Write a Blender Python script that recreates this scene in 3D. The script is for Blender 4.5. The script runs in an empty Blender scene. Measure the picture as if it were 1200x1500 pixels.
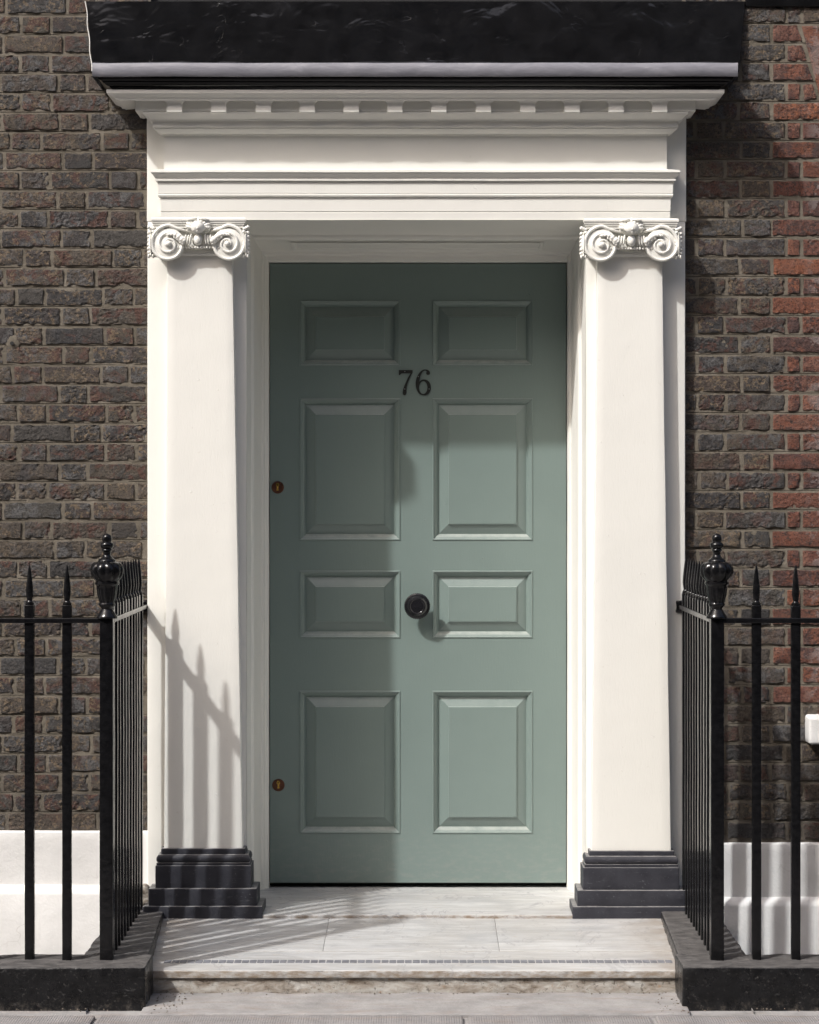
import bpy, math, random
import numpy as np
from mathutils import Vector, Matrix
from mathutils.geometry import tessellate_polygon

random.seed(7)
rng = np.random.default_rng(7)
SC = bpy.context.scene
COL = SC.collection

# ------------------------------------------------------------------ camera, sky, sun, exposure
DW, FPX, CX, CY = 9.2, 3450.0, 615.0, 738.0      # metres to the wall plane; focal length and principal point on the 1200x1500 frame
HC = 1.70                                        # lens height above the pavement
cam_d = bpy.data.cameras.new('camera')
cam = bpy.data.objects.new('camera', cam_d)
COL.objects.link(cam)
cam.location = (0, -DW, HC)
cam.rotation_euler = (math.radians(90), 0, 0)
cam_d.sensor_fit = 'VERTICAL'
cam_d.sensor_height = 36.0
cam_d.lens = 36.0 * FPX / 1500.0
cam_d.shift_x = (600.0 - CX) / 1500.0
cam_d.shift_y = (CY - 750.0) / 1500.0
cam_d.clip_start = 0.1
cam_d.clip_end = 600
SC.camera = cam

SUN = Vector((-1.06, -1.0, 1.52)).normalized()   # towards the sun
elev = math.asin(SUN.z)
world = bpy.data.worlds.new('World')
SC.world = world
world.use_nodes = True
wn = world.node_tree
bg = wn.nodes['Background']
sky = wn.nodes.new('ShaderNodeTexSky')
sky.sky_type = 'NISHITA'
sky.sun_disc = False
sky.sun_elevation = elev
sky.sun_rotation = math.atan2(SUN.x, SUN.y)
sky.dust_density = 6.0
sky.air_density = 0.75
sky.ozone_density = 0.6
wn.links.new(sky.outputs[0], bg.inputs[0])
bg.inputs[1].default_value = 0.15
sun_d = bpy.data.lights.new('sun', 'SUN')
sun_d.energy = 2.65
sun_d.angle = math.radians(1.55)
sun_d.color = (1.0, 0.998, 0.985)
sun = bpy.data.objects.new('sun', sun_d)
COL.objects.link(sun)
sun.location = SUN * 30
sun.rotation_euler = SUN.to_track_quat('Z', 'Y').to_euler()
SC.view_settings.view_transform = 'Standard'
SC.view_settings.look = 'None'
SC.view_settings.gamma = 1.0
SC.view_settings.exposure = 0.42
SC.view_settings.use_curve_mapping = False
SC.cycles.max_bounces = 8
SC.cycles.diffuse_bounces = 5


def X(px, Y):
    return (px - CX) * (DW + Y) / FPX


def Z(py, Y):
    return HC - (py - CY) * (DW + Y) / FPX


# ------------------------------------------------------------------ noise
def _hash(ix, iy, iz, s):
    h = (ix * 374761393 + iy * 668265263 + iz * 2147483647 + s * 1274126177) & 0xFFFFFFFF
    h = ((h ^ (h >> 13)) * 1274126177) & 0xFFFFFFFF
    h = ((h ^ (h >> 16)) * 2246822519) & 0xFFFFFFFF
    return ((h ^ (h >> 15)) & 0xFFFFFF) / float(0xFFFFFF)


def vnoise(P, f, s=0):
    Q = np.asarray(P, float) * f + 1000.0
    I = np.floor(Q).astype(np.int64)
    T = Q - I
    T = T * T * (3 - 2 * T)
    r = 0
    for dx in (0, 1):
        for dy in (0, 1):
            for dz in (0, 1):
                w = (T[:, 0] if dx else 1 - T[:, 0]) * (T[:, 1] if dy else 1 - T[:, 1]) * (T[:, 2] if dz else 1 - T[:, 2])
                r = r + w * _hash(I[:, 0] + dx, I[:, 1] + dy, I[:, 2] + dz, s)
    return r * 2 - 1


def fbm(P, f, s=0, o=3):
    r, a = 0, 1.0
    for k in range(o):
        r = r + a * vnoise(P, f * 2 ** k, s + 17 * k)
        a *= 0.5
    return r / 1.6


# ------------------------------------------------------------------ mesh collection
class MB:
    def __init__(self):
        self.V, self.F, self.n = [], [], 0

    def add(self, V, F):
        V = np.asarray(V, float).reshape(-1, 3)
        self.V.append(V)
        self.F.extend([tuple(int(i) + self.n for i in f) for f in F])
        self.n += len(V)
        return self

    def grid(self, P, cu=False, cv=False):            # P (a, b, 3): quads between neighbours
        a, b = P.shape[:2]
        F = []
        for i in range(a if cu else a - 1):
            for j in range(b if cv else b - 1):
                i2, j2 = (i + 1) % a, (j + 1) % b
                F.append((i * b + j, i2 * b + j, i2 * b + j2, i * b + j2))
        return self.add(P.reshape(-1, 3), F)

    def box(self, x0, x1, y0, y1, z0, z1):
        V = [(x, y, z) for x in (x0, x1) for y in (y0, y1) for z in (z0, z1)]
        return self.add(V, [(0, 1, 3, 2), (4, 6, 7, 5), (0, 4, 5, 1), (2, 3, 7, 6), (0, 2, 6, 4), (1, 5, 7, 3)])

    def rough(self, x0, x1, y0, y1, z0, z1, res=.02, bev=.004, amp=.001, f=30, seed=0, faces='xXyYzZ', fn=None):
        lo, hi = np.array([x0, y0, z0]), np.array([x1, y1, z1])
        bev = min(bev, *(0.45 * (hi - lo)))

        def ax(k):
            n = max(2, int((hi[k] - lo[k]) / (res if (k != 1 or res > .006) else .010)) + 1)
            return np.concatenate([[lo[k], lo[k] + bev * .4], np.linspace(lo[k] + bev, hi[k] - bev, n), [hi[k] - bev * .4, hi[k]]])
        key, V, F = {}, [], []
        for fc in faces:
            k = 'xyz'.index(fc.lower())
            u, v = [(1, 2), (0, 2), (0, 1)][k]
            A, B = ax(u), ax(v)
            idx = np.zeros((len(A), len(B)), int)
            for i, p in enumerate(A):
                for j, q in enumerate(B):
                    c = [0, 0, 0]
                    c[k] = lo[k] if fc.islower() else hi[k]
                    c[u], c[v] = p, q
                    kk = (round(c[0], 6), round(c[1], 6), round(c[2], 6))
                    if kk not in key:
                        key[kk] = len(V)
                        V.append(c)
                    idx[i, j] = key[kk]
            flip = (fc.islower()) ^ (k == 1)
            for i in range(len(A) - 1):
                for j in range(len(B) - 1):
                    q = (idx[i, j], idx[i + 1, j], idx[i + 1, j + 1], idx[i, j + 1])
                    F.append(q[::-1] if flip else q)
        V = np.array(V)
        q = np.clip(V, lo + bev, hi - bev)
        n = V - q
        L = np.linalg.norm(n, axis=1, keepdims=True)
        n = n / np.maximum(L, 1e-9)
        V = q + n * bev
        if amp:
            V = V + n * (amp * fbm(V, f, seed))[:, None]
        if fn is not None:
            V = fn(V, n)
        return self.add(V, F)

    def loft(self, prof, x0, x1, y0, yb, step=.04, wob=0, seed=0):
        """moulding along x with mitred returns: prof = [(front projection, z, side projection)]"""
        nx = max(2, int((x1 - x0) / step) + 1)
        R = []
        for t in prof:
            p, z = t[0], t[1]
            s = t[2] if len(t) > 2 else p
            xs = np.linspace(x0 - s, x1 + s, nx)
            row = [(x0 - s, yb, z)] + [(x, y0 - p, z) for x in xs] + [(x1 + s, yb, z)]
            R.append(row)
        P = np.array(R)
        if wob:
            Q = P.reshape(-1, 3)
            w = wob * fbm(Q * [1, .3, .3], 5, seed, 2)
            P[:, 1:-1, 2] += w.reshape(P.shape[:2])[:, 1:-1]
            P[:, 1:-1, 1] += .6 * wob * fbm(Q * [1, .3, .3], 7, seed + 5, 2).reshape(P.shape[:2])[:, 1:-1]
        P = P[:, ::-1] if prof[0][1] < prof[-1][1] else P
        return self.grid(P)

    def rings(self, x0, x1, z0, z1, y, rg, cap=True):
        """nested rectangles facing -y: rg = [(inset, depth into the wall)]"""
        R = []
        for i, d in rg:
            R.append([(x0 + i, y + d, z0 + i), (x1 - i, y + d, z0 + i), (x1 - i, y + d, z1 - i), (x0 + i, y + d, z1 - i)])
        P = np.array(R)
        self.grid(P[::-1], cv=True)
        if cap:
            self.add(P[-1], [(0, 1, 2, 3)])
        return self

    def tube(self, pts, rad, n=8, caps=True):
        pts = np.array(pts, float)
        m = len(pts)
        rad = np.broadcast_to(np.array(rad, float), (m,))
        T = np.gradient(pts, axis=0)
        T /= np.maximum(np.linalg.norm(T, axis=1, keepdims=True), 1e-9)
        up = np.array([0, 1, 0]) if abs(T[0][1]) < .9 else np.array([1, 0, 0])
        R = []
        for k in range(m):
            u = np.cross(T[k], up)
            u /= max(np.linalg.norm(u), 1e-9)
            v = np.cross(u, T[k])
            R.append([pts[k] + rad[k] * (math.cos(a) * u + math.sin(a) * v) for a in np.linspace(0, 2 * math.pi, n, endpoint=False)])
        P = np.array(R)
        b = self.n
        self.grid(P, cv=True)
        if caps:
            self.F.append(tuple(b + i for i in range(n))[::-1])
            self.F.append(tuple(b + (m - 1) * n + i for i in range(n)))
        return self

    def lathe(self, prof, o, axis='z', n=24, mod=None, sx=1, sy=1):
        R = []
        for r, h in prof:
            row = []
            for a in np.linspace(0, 2 * math.pi, n, endpoint=False):
                rr = r * (mod(a, h) if mod else 1)
                u, v = rr * math.cos(a) * sx, rr * math.sin(a) * sy
                row.append((o[0] + u, o[1] + v, o[2] + h) if axis == 'z' else (o[0] + u, o[1] - h, o[2] + v))
            R.append(row)
        P = np.array(R)
        b = self.n
        self.grid(P[::-1], cv=True)
        m = len(prof)
        self.F.append(tuple(b + i for i in range(n)))
        self.F.append(tuple(b + (m - 1) * n + i for i in range(n))[::-1])
        return self

    def ell(self, c, r, n=12, m=8, rot=0):
        R = []
        for t in np.linspace(.02, math.pi - .02, m):
            R.append([(math.sin(t) * math.cos(a), math.sin(t) * math.sin(a), math.cos(t)) for a in np.linspace(0, 2 * math.pi, n, endpoint=False)])
        P = np.array(R) * np.array(r)
        if rot:
            cs, sn = math.cos(rot), math.sin(rot)
            x, z = P[..., 0].copy(), P[..., 2].copy()
            P[..., 0], P[..., 2] = cs * x + sn * z, -sn * x + cs * z
        return self.grid(P + np.array(c), cv=True)

    def poly(self, outline, holes, y0, y1):
        """flat letter in the xz plane with thickness y0 (front) .. y1"""
        loops = [outline] + holes
        flat = [p for l in loops for p in l]
        tris = tessellate_polygon([[Vector((p[0], p[1], 0)) for p in l] for l in loops])
        n = len(flat)
        V = [(p[0], y0, p[1]) for p in flat] + [(p[0], y1, p[1]) for p in flat]
        F = []
        for t in tris:
            a, b, c = [Vector(flat[i]) for i in t]
            s = (b - a).cross(c - a)
            F.append(tuple(t) if s > 0 else tuple(t[::-1]))
        k = 0
        for l in loops:
            m = len(l)
            for i in range(m):
                j = (i + 1) % m
                F.append((k + i, k + j, n + k + j, n + k + i))
            k += m
        return self.add(V, F)

    def build(self, name, mat, parent=None, smooth=35, origin=None, recalc=False):
        V = np.concatenate(self.V)
        if origin is not None:
            V = V - np.array(origin)
        me = bpy.data.meshes.new(name)
        me.from_pydata(V.tolist(), [], self.F)
        me.materials.append(mat)
        if recalc:
            import bmesh
            bm = bmesh.new()
            bm.from_mesh(me)
            bmesh.ops.recalc_face_normals(bm, faces=bm.faces)
            bm.to_mesh(me)
            bm.free()
        if smooth:
            me.polygons.foreach_set('use_smooth', [True] * len(me.polygons))
            me.set_sharp_from_angle(angle=math.radians(smooth))
        me.update()
        o = bpy.data.objects.new(name, me)
        COL.objects.link(o)
        if origin is not None:
            o.location = origin
        adopt(o, parent)
        return o


WP = {}


def adopt(o, parent):          # keeps the world position when a part is put under its thing
    w = Vector(o.location)
    WP[o.name] = w
    if parent is not None:
        o.parent = parent
        o.location = w - WP[parent.name]


def thing(name, label, cat, loc=(0, 0, 0), group=None):
    o = bpy.data.objects.new(name, None)
    COL.objects.link(o)
    o.location = loc
    o.empty_display_size = .1
    WP[o.name] = Vector(loc)
    o['label'] = label
    o['category'] = cat
    o['kind'] = 'thing'
    if group:
        o['group'] = group
    return o


def copy_part(src, w, parent):
    """copy of a part and its sub-parts, moved to world position w"""
    c = src.copy()
    COL.objects.link(c)
    c.parent = parent
    c.location = Vector(w) - WP[parent.name]
    WP[c.name] = Vector(w)
    for ch in src.children:
        d = ch.copy()
        COL.objects.link(d)
        d.parent = c
    return c


# ------------------------------------------------------------------ materials
class NT:
    def __init__(self, name):
        self.m = bpy.data.materials.new(name)
        self.m.use_nodes = True
        self.t = self.m.node_tree
        self.b = self.t.nodes['Principled BSDF']
        self.pos = self.t.nodes.new('ShaderNodeNewGeometry').outputs['Position']

    def n(self, typ, **kw):
        x = self.t.nodes.new(typ)
        for k, v in kw.items():
            setattr(x, k, v)
        return x

    def l(self, a, b):
        self.t.links.new(a, b)

    def scaled(self, s):
        v = self.n('ShaderNodeVectorMath', operation='MULTIPLY')
        self.l(self.pos, v.inputs[0])
        v.inputs[1].default_value = s if isinstance(s, tuple) else (s, s, s)
        return v.outputs[0]

    def noise(self, s, detail=4, rough=.55, dist=0, vec=None):
        x = self.n('ShaderNodeTexNoise')
        self.l(vec if vec is not None else self.scaled(s), x.inputs['Vector'])
        x.inputs['Scale'].default_value = 1.0
        x.inputs['Detail'].default_value = detail
        x.inputs['Roughness'].default_value = rough
        x.inputs['Distortion'].default_value = dist
        return x.outputs['Fac']

    def ramp(self, fac, stops):
        x = self.n('ShaderNodeValToRGB')
        el = x.color_ramp.elements
        while len(el) > len(stops):
            el.remove(el[-1])
        while len(el) < len(stops):
            el.new(.5)
        for e, (p, c) in zip(el, stops):
            e.position = p
            e.color = (*c, 1) if isinstance(c, tuple) else (c, c, c, 1)
        self.l(fac, x.inputs[0])
        return x.outputs[0]

    def mix(self, fac, a, b, mode='MIX'):
        x = self.n('ShaderNodeMix', data_type='RGBA', blend_type=mode)
        if isinstance(fac, (int, float)):
            x.inputs[0].default_value = fac
        else:
            self.l(fac, x.inputs[0])
        for k, v in ((6, a), (7, b)):
            if isinstance(v, tuple):
                x.inputs[k].default_value = (*v, 1)
            else:
                self.l(v, x.inputs[k])
        return x.outputs[2]

    def math(self, op, a, b=None, c=None, clamp=False):
        x = self.n('ShaderNodeMath', operation=op, use_clamp=clamp)
        for k, v in enumerate((a, b, c)):
            if v is None:
                continue
            if isinstance(v, (int, float)):
                x.inputs[k].default_value = v
            else:
                self.l(v, x.inputs[k])
        return x.outputs[0]

    def bump(self, h, dist, prev=None, strength=1.0):
        x = self.n('ShaderNodeBump')
        x.inputs['Strength'].default_value = strength
        x.inputs['Distance'].default_value = dist
        self.l(h, x.inputs['Height'])
        if prev is not None:
            self.l(prev, x.inputs['Normal'])
        return x.outputs[0]

    def xyz(self):
        x = self.n('ShaderNodeSeparateXYZ')
        self.l(self.pos, x.inputs[0])
        return x.outputs

    def out(self, col=None, rough=.5, normal=None, metal=0, spec=.5, coat=0, coat_rough=.1):
        for sock, v in (('Base Color', col), ('Roughness', rough), ('Normal', normal)):
            if v is None:
                continue
            if isinstance(v, tuple):
                self.b.inputs[sock].default_value = (*v, 1)
            elif isinstance(v, (int, float)):
                self.b.inputs[sock].default_value = v
            else:
                self.l(v, self.b.inputs[sock])
        self.b.inputs['Metallic'].default_value = metal
        self.b.inputs['Specular IOR Level'].default_value = spec
        self.b.inputs['Coat Weight'].default_value = coat
        self.b.inputs['Coat Roughness'].default_value = coat_rough
        return self.m


def m_white(name, col=(.752, .744, .698), rough=.45, grime=.5, bump=1.0):
    t = NT(name)
    a = t.noise(2.2, 5)
    c = t.ramp(a, [(.3, tuple(x * .955 for x in col)), (.65, col)])
    sp = t.noise(38, 3, .6)
    c = t.mix(t.ramp(sp, [(.70, 0.0), (.80, .55 * grime)]), c, (.50, .46, .39))
    n = t.bump(t.noise(9, 2), .0016 * bump)
    n = t.bump(t.noise((220, 220, 40), 3), .0006 * bump, n)
    n = t.bump(t.ramp(t.noise(48, 2), [(.72, 0.0), (.78, 1.0)]), .0007 * bump, n)
    return t.out(c, t.ramp(a, [(.3, rough + .1), (.7, rough)]), n)


def m_render(name):
    t = NT(name)
    a = t.noise(5, 6)
    c = t.ramp(a, [(.3, (.67, .665, .65)), (.6, (.75, .745, .73))])
    vo = t.n('ShaderNodeTexVoronoi', feature='DISTANCE_TO_EDGE')
    d = t.n('ShaderNodeVectorMath', operation='ADD')
    nn = t.n('ShaderNodeTexNoise')
    nn.inputs['Scale'].default_value = 9
    t.l(t.pos, nn.inputs['Vector'])
    t.l(t.scaled(4.5), d.inputs[0])
    t.l(nn.outputs['Color'], d.inputs[1])
    t.l(d.outputs[0], vo.inputs['Vector'])
    vo.inputs['Scale'].default_value = 1
    crack = t.ramp(vo.outputs['Distance'], [(0, 1.0), (.012, 0.0)])
    crack = t.math('MULTIPLY', crack, t.ramp(t.noise(3, 2), [(.5, 0.0), (.62, .45)]))
    c = t.mix(crack, c, (.45, .43, .40))
    n = t.bump(t.noise(12, 4, .5), .0032)
    n = t.bump(t.noise(90, 4, .6), .0012, n)
    return t.out(c, .55, n)


def m_iron():
    t = NT('black_gloss_iron')
    a = t.noise(60, 4)
    c = t.ramp(a, [(.35, (.003, .003, .0035)), (.75, (.008, .008, .009))])
    c = t.mix(t.ramp(t.noise(150, 3, .7), [(.70, 0.0), (.8, .35)]), c, (.08, .078, .075))
    n = t.bump(t.noise(40, 2), .0009)
    n = t.bump(t.noise(200, 2), .00012, n)
    return t.out(c, t.ramp(t.noise(25, 3), [(.3, .13), (.7, .24)]), n, 0, .34)


def m_plinth():
    t = NT('black_plinth_paint')
    a = t.noise(20, 5)
    c = t.ramp(a, [(.3, (.022, .0225, .029)), (.7, (.034, .035, .044))])
    c = t.mix(t.ramp(t.noise(120, 3, .65), [(.66, 0.0), (.76, .6)]), c, (.22, .22, .225))
    sc = t.noise((18, 18, 160), 4, .6, 1.2)
    c = t.mix(t.ramp(sc, [(.64, 0.0), (.7, .22)]), c, (.25, .25, .255))
    g = t.n('ShaderNodeSeparateXYZ')
    t.l(t.n('ShaderNodeNewGeometry').outputs['Normal'], g.inputs[0])
    c = t.mix(t.math('MULTIPLY', t.ramp(g.outputs[2], [(.7, 0.0), (.92, 1.0)]), t.ramp(t.noise(35, 4, .6), [(.3, .4), (.6, .9)])), c, (.24, .235, .23))
    n = t.bump(t.noise(60, 4), .0012)
    n = t.bump(t.noise(300, 3), .0004, n)
    return t.out(c, t.ramp(a, [(.3, .42), (.7, .55)]), n, 0, .4)


def m_kerb():
    t = NT('black_painted_kerb')
    g = t.n('ShaderNodeNewGeometry')
    s = t.n('ShaderNodeSeparateXYZ')
    t.l(g.outputs['True Normal'], s.inputs[0])
    c = t.ramp(t.noise(30, 5), [(.3, (.004, .004, .0045)), (.7, (.011, .011, .012))])
    dust = t.ramp(t.noise((14, 30, 14), 6, .65), [(.30, .30), (.66, .95)])
    up = t.ramp(s.outputs[2], [(.55, 0.0), (.92, 1.0)])
    c = t.mix(t.math('MULTIPLY', dust, up), c, (.125, .119, .116))
    z = t.xyz()[2]
    low = t.math('MULTIPLY', t.ramp(z, [(.0, 1.0), (.035, 0.0)]), t.ramp(t.noise(28, 4, .7), [(.5, 0.0), (.68, .6)]))
    c = t.mix(low, c, (.12, .105, .09))
    chip = t.ramp(t.noise(85, 4, .75), [(.60, 0.0), (.70, .6)])
    c = t.mix(chip, c, (.10, .095, .09))
    c = t.mix(t.ramp(t.noise((16, 40, 50), 5, .7, 1.2), [(.62, 0.0), (.70, .5)]), c, (.10, .098, .098))
    r = t.math('ADD', t.ramp(t.noise(18, 4), [(.3, .22), (.7, .40)]), t.math('MULTIPLY', up, .3), clamp=True)
    n = t.bump(t.noise(36, 4, .55), .0040)
    n = t.bump(t.noise(170, 4, .6), .0007, n)
    return t.out(c, r, n, 0, .3)


def m_lead_black():
    t = NT('black_painted_lead')
    a = t.noise(12, 5)
    c = t.ramp(a, [(.3, (.004, .004, .0045)), (.7, (.009, .009, .010))])
    n = t.bump(t.noise((5, 6, 6), 3, .55, .6), .0065, None, .85)
    wr = t.math('ABSOLUTE', t.math('SUBTRACT', t.noise(16, 3, .5, .9), .5))
    n = t.bump(t.math('MULTIPLY', t.ramp(wr, [(0, 1.0), (.010, 0.0)]), t.ramp(t.noise(11, 4), [(.58, 0.0), (.70, 1.0)])), .0008, n, .5)
    return t.out(c, t.ramp(t.noise(9, 4), [(.3, .07), (.7, .15)]), n, 0, .4)


def m_lead():
    t = NT('grey_lead')
    a = t.noise((10, 30, 30), 5, .6, .6)
    c = t.ramp(a, [(.3, (.155, .155, .178)), (.55, (.20, .20, .225)), (.75, (.27, .268, .295))])
    n = t.bump(t.noise((10, 30, 30), 3), .0022)
    n = t.bump(t.noise(120, 2), .0003, n)
    return t.out(c, .42, n, 0, .6)


def m_door():
    t = NT('sage_green_gloss')
    a = t.noise(3, 4)
    c = t.ramp(a, [(.3, (.172, .221, .206)), (.7, (.184, .236, .220))])
    c = t.mix(t.ramp(t.noise(170, 2, .6), [(.74, 0.0), (.80, .3)]), c, (.36, .44, .40))
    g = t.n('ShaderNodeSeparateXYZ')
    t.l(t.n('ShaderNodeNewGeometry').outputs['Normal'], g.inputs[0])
    c = t.mix(t.math('MULTIPLY', t.ramp(g.outputs[2], [(.30, 0.0), (.75, .55)]), t.ramp(t.noise(22, 4, .65), [(.3, .35), (.6, 1.0)])), c, (.46, .48, .45))  # dust on upward faces, also painting highlight lines into the mouldings
    c = t.mix(t.math('MULTIPLY', t.ramp(t.xyz()[2], [(.10, .5), (.45, 0.0)]), t.ramp(t.noise((20, 20, 50), 5, .7), [(.48, 0.0), (.62, .8)])), c, (.27, .28, .255))
    n = t.bump(t.noise((7, 7, 3), 2), .0020)
    n = t.bump(t.noise((160, 160, 22), 3), .0005, n)
    n = t.bump(t.ramp(t.noise(70, 2), [(.7, 0.0), (.76, 1.0)]), .0008, n)
    return t.out(c, t.ramp(t.noise(4, 2, .4), [(.3, .30), (.7, .35)]), n)


def m_brick(name, cols, patch, film=None):
    t = NT(name)
    oi = t.n('ShaderNodeObjectInfo')
    r = oi.outputs['Random']
    c = t.ramp(r, [(i / max(1, len(cols) - 1), k) for i, k in enumerate(cols)])
    v = t.n('ShaderNodeVectorMath', operation='ADD')
    t.l(t.scaled(1), v.inputs[0])
    off = t.n('ShaderNodeCombineXYZ')
    t.l(t.math('MULTIPLY', r, 37.0), off.inputs[0])
    t.l(t.math('MULTIPLY', r, 91.0), off.inputs[2])
    t.l(off.outputs[0], v.inputs[1])

    def nz(s, d=5, ro=.6, di=0):
        x = t.n('ShaderNodeTexNoise')
        t.l(v.outputs[0], x.inputs['Vector'])
        x.inputs['Scale'].default_value = s
        x.inputs['Detail'].default_value = d
        x.inputs['Roughness'].default_value = ro
        x.inputs['Distortion'].default_value = di
        return x.outputs['Fac']
    def per(k):
        return t.ramp(t.math('FRACT', t.math('MULTIPLY', r, k)), [(.25, 0.0), (.75, 1.0)])
    big = nz(11, 5, .65, .8)
    c = t.mix(t.math('MULTIPLY', per(7.31), t.ramp(big, [(.42, 0.0), (.52, 1.0)])), c, patch[0])
    c = t.mix(t.math('MULTIPLY', per(13.7), t.ramp(nz(24, 5, .7, .6), [(.48, 0.0), (.56, 1.0)])), c, patch[1])
    c = t.mix(t.math('MULTIPLY', per(29.3), t.ramp(nz(15, 5, .7, .8), [(.50, 0.0), (.58, .9)])), c, patch[3])
    c = t.mix(t.math('MULTIPLY', per(41.9), t.ramp(nz(55, 4, .7), [(.52, 0.0), (.60, .85)])), c, patch[2])
    c = t.mix(t.ramp(nz(150, 3, .7), [(.36, .75), (.48, 0.0)]), c, (.010, .009, .008))
    if film:
        xx = t.xyz()[0]
        f = t.math('MULTIPLY', t.ramp(nz(13, 5, .7), [(.52, 0.0), (.56, 1.0)]), t.ramp(t.math('SUBTRACT', xx, 1.1), [(.40, 0.0), (.50, .8)]))
        c = t.mix(f, c, film)
    pt = t.n('ShaderNodeNewGeometry').outputs['Pointiness']
    c = t.mix(t.math('MULTIPLY', t.ramp(pt, [(.515, 0.0), (.58, .75)]), t.ramp(nz(18, 4, .6), [(.35, .3), (.6, 1.0)])), c, (.20, .185, .175) if film is None else (.27, .17, .14))  # pale lime on raised edges, also painting in their bright highlights
    n = t.bump(nz(48, 7, .78, .5), .017)
    vo = t.n('ShaderNodeTexVoronoi', feature='F1')
    t.l(v.outputs[0], vo.inputs['Vector'])
    vo.inputs['Scale'].default_value = 105
    pit = t.math('MULTIPLY', t.ramp(vo.outputs['Distance'], [(.10, 0.0), (.34, 1.0)]), 1.0)
    n = t.bump(pit, .0022, n, .8)
    n = t.bump(nz(260, 4, .75), .0035, n)
    return t.out(c, t.ramp(nz(20, 3), [(.3, .50), (.7, .8)]), n, 0, .45)


def m_mortar():
    t = NT('lime_mortar')
    c = t.ramp(t.noise(9, 6, .6), [(.3, (.105, .092, .073)), (.55, (.155, .136, .109)), (.75, (.205, .182, .150))])
    z = t.xyz()[2]
    soot = t.ramp(t.math('MULTIPLY', t.math('SUBTRACT', z, .35), 2.2), [(0, .8), (1, 0.0)])
    c = t.mix(t.math('MULTIPLY', soot, t.ramp(t.noise(6, 5), [(.3, .4), (.7, 1.0)])), c, (.075, .066, .058))
    c = t.mix(t.ramp(t.noise(260, 3, .7), [(.62, 0.0), (.72, .7)]), c, (.30, .27, .23))
    c = t.mix(t.ramp(t.noise(300, 3, .7), [(.3, .7), (.4, 0.0)]), c, (.07, .055, .04))
    n = t.bump(t.noise(120, 5, .65), .003)
    n = t.bump(t.noise(420, 3, .65), .001, n)
    return t.out(c, .9, n, 0, .2)


def m_marble(name, veins=1.0, dirt=1.0, base=(.485, .489, .488)):
    t = NT(name)
    a = t.noise((4, 9, 9), 6, .6, .8)
    c = t.ramp(a, [(.3, tuple(x * .78 for x in base)), (.5, base), (.72, tuple(min(.74, x * 1.12) for x in base))])
    gv = t.noise((2.4, 6.5, 6.5), 5, .55, 1.3)
    c = t.mix(t.ramp(gv, [(.48, 0.0), (.66, .7)]), c, (.33, .34, .355))
    v = t.noise((3.2, 2.1, 3), 4, .6, 1.5)
    line = t.ramp(t.math('ABSOLUTE', t.math('SUBTRACT', v, .5)), [(0, 1.0), (.012, 0.0)])
    line = t.math('MULTIPLY', line, t.ramp(t.noise(1.7, 2), [(.42, 0.0), (.50, .75 * veins)]))
    c = t.mix(line, c, (.27, .27, .29))
    c = t.mix(t.ramp(t.noise((3.5, 45, 45), 5, .7, .4), [(.48, 0.0), (.64, .55)]), c, (.285, .285, .28))
    fl = t.ramp(t.noise((24, 60, 60), 5, .7, .5), [(.58, 0.0), (.68, .6)])
    c = t.mix(fl, c, (.40, .35, .29))
    px = t.math('ABSOLUTE', t.math('ADD', t.xyz()[0], .02))
    e = t.math('MULTIPLY', t.ramp(px, [(.76, 0.0), (.94, 1.0)]), t.ramp(t.noise(13, 5, .65), [(.33, .15), (.6, 1.0)]))
    c = t.mix(t.math('MULTIPLY', e, .85 * dirt), c, (.25, .205, .165))
    c = t.mix(t.math('MULTIPLY', t.ramp(t.noise(3.1, 5, .6), [(.45, 0.0), (.7, .5)]), dirt), c, (.38, .362, .335))
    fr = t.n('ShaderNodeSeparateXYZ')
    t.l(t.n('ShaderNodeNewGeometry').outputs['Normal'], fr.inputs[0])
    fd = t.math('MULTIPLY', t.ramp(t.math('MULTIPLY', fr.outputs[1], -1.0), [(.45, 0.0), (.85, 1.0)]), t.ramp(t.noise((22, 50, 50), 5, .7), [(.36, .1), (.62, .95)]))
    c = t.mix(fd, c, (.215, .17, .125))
    c = t.mix(t.ramp(t.noise(190, 3, .7), [(.68, 0.0), (.76, .5)]), c, (.20, .18, .16))
    n = t.bump(t.noise(30, 5), .0018)
    n = t.bump(t.noise(150, 4), .0006, n)
    return t.out(c, t.ramp(a, [(.3, .55), (.7, .42)]), n)


def m_riser():
    t = NT('weathered_riser_stone')
    a = t.noise((12, 30, 30), 6, .65, .6)
    c = t.ramp(a, [(.28, (.12, .09, .065)), (.42, (.30, .265, .225)), (.55, (.42, .40, .365)), (.72, (.52, .51, .49))])
    c = t.mix(t.ramp(t.noise(25, 4, .7), [(.64, 0.0), (.74, .7)]), c, (.33, .17, .07))
    c = t.mix(t.ramp(t.noise(60, 4, .7), [(.3, .8), (.42, 0.0)]), c, (.05, .04, .032))
    zz_ = t.xyz()[2]
    c = t.mix(t.math('MULTIPLY', t.ramp(zz_, [(.028, 0.0), (.052, 1.0)]), t.ramp(t.noise((14, 40, 40), 5, .7), [(.42, 0.0), (.58, .85)])), c, (.085, .065, .048))
    n = t.bump(t.noise(70, 6, .7), .0042)
    return t.out(c, .8, n, 0, .3)


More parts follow.
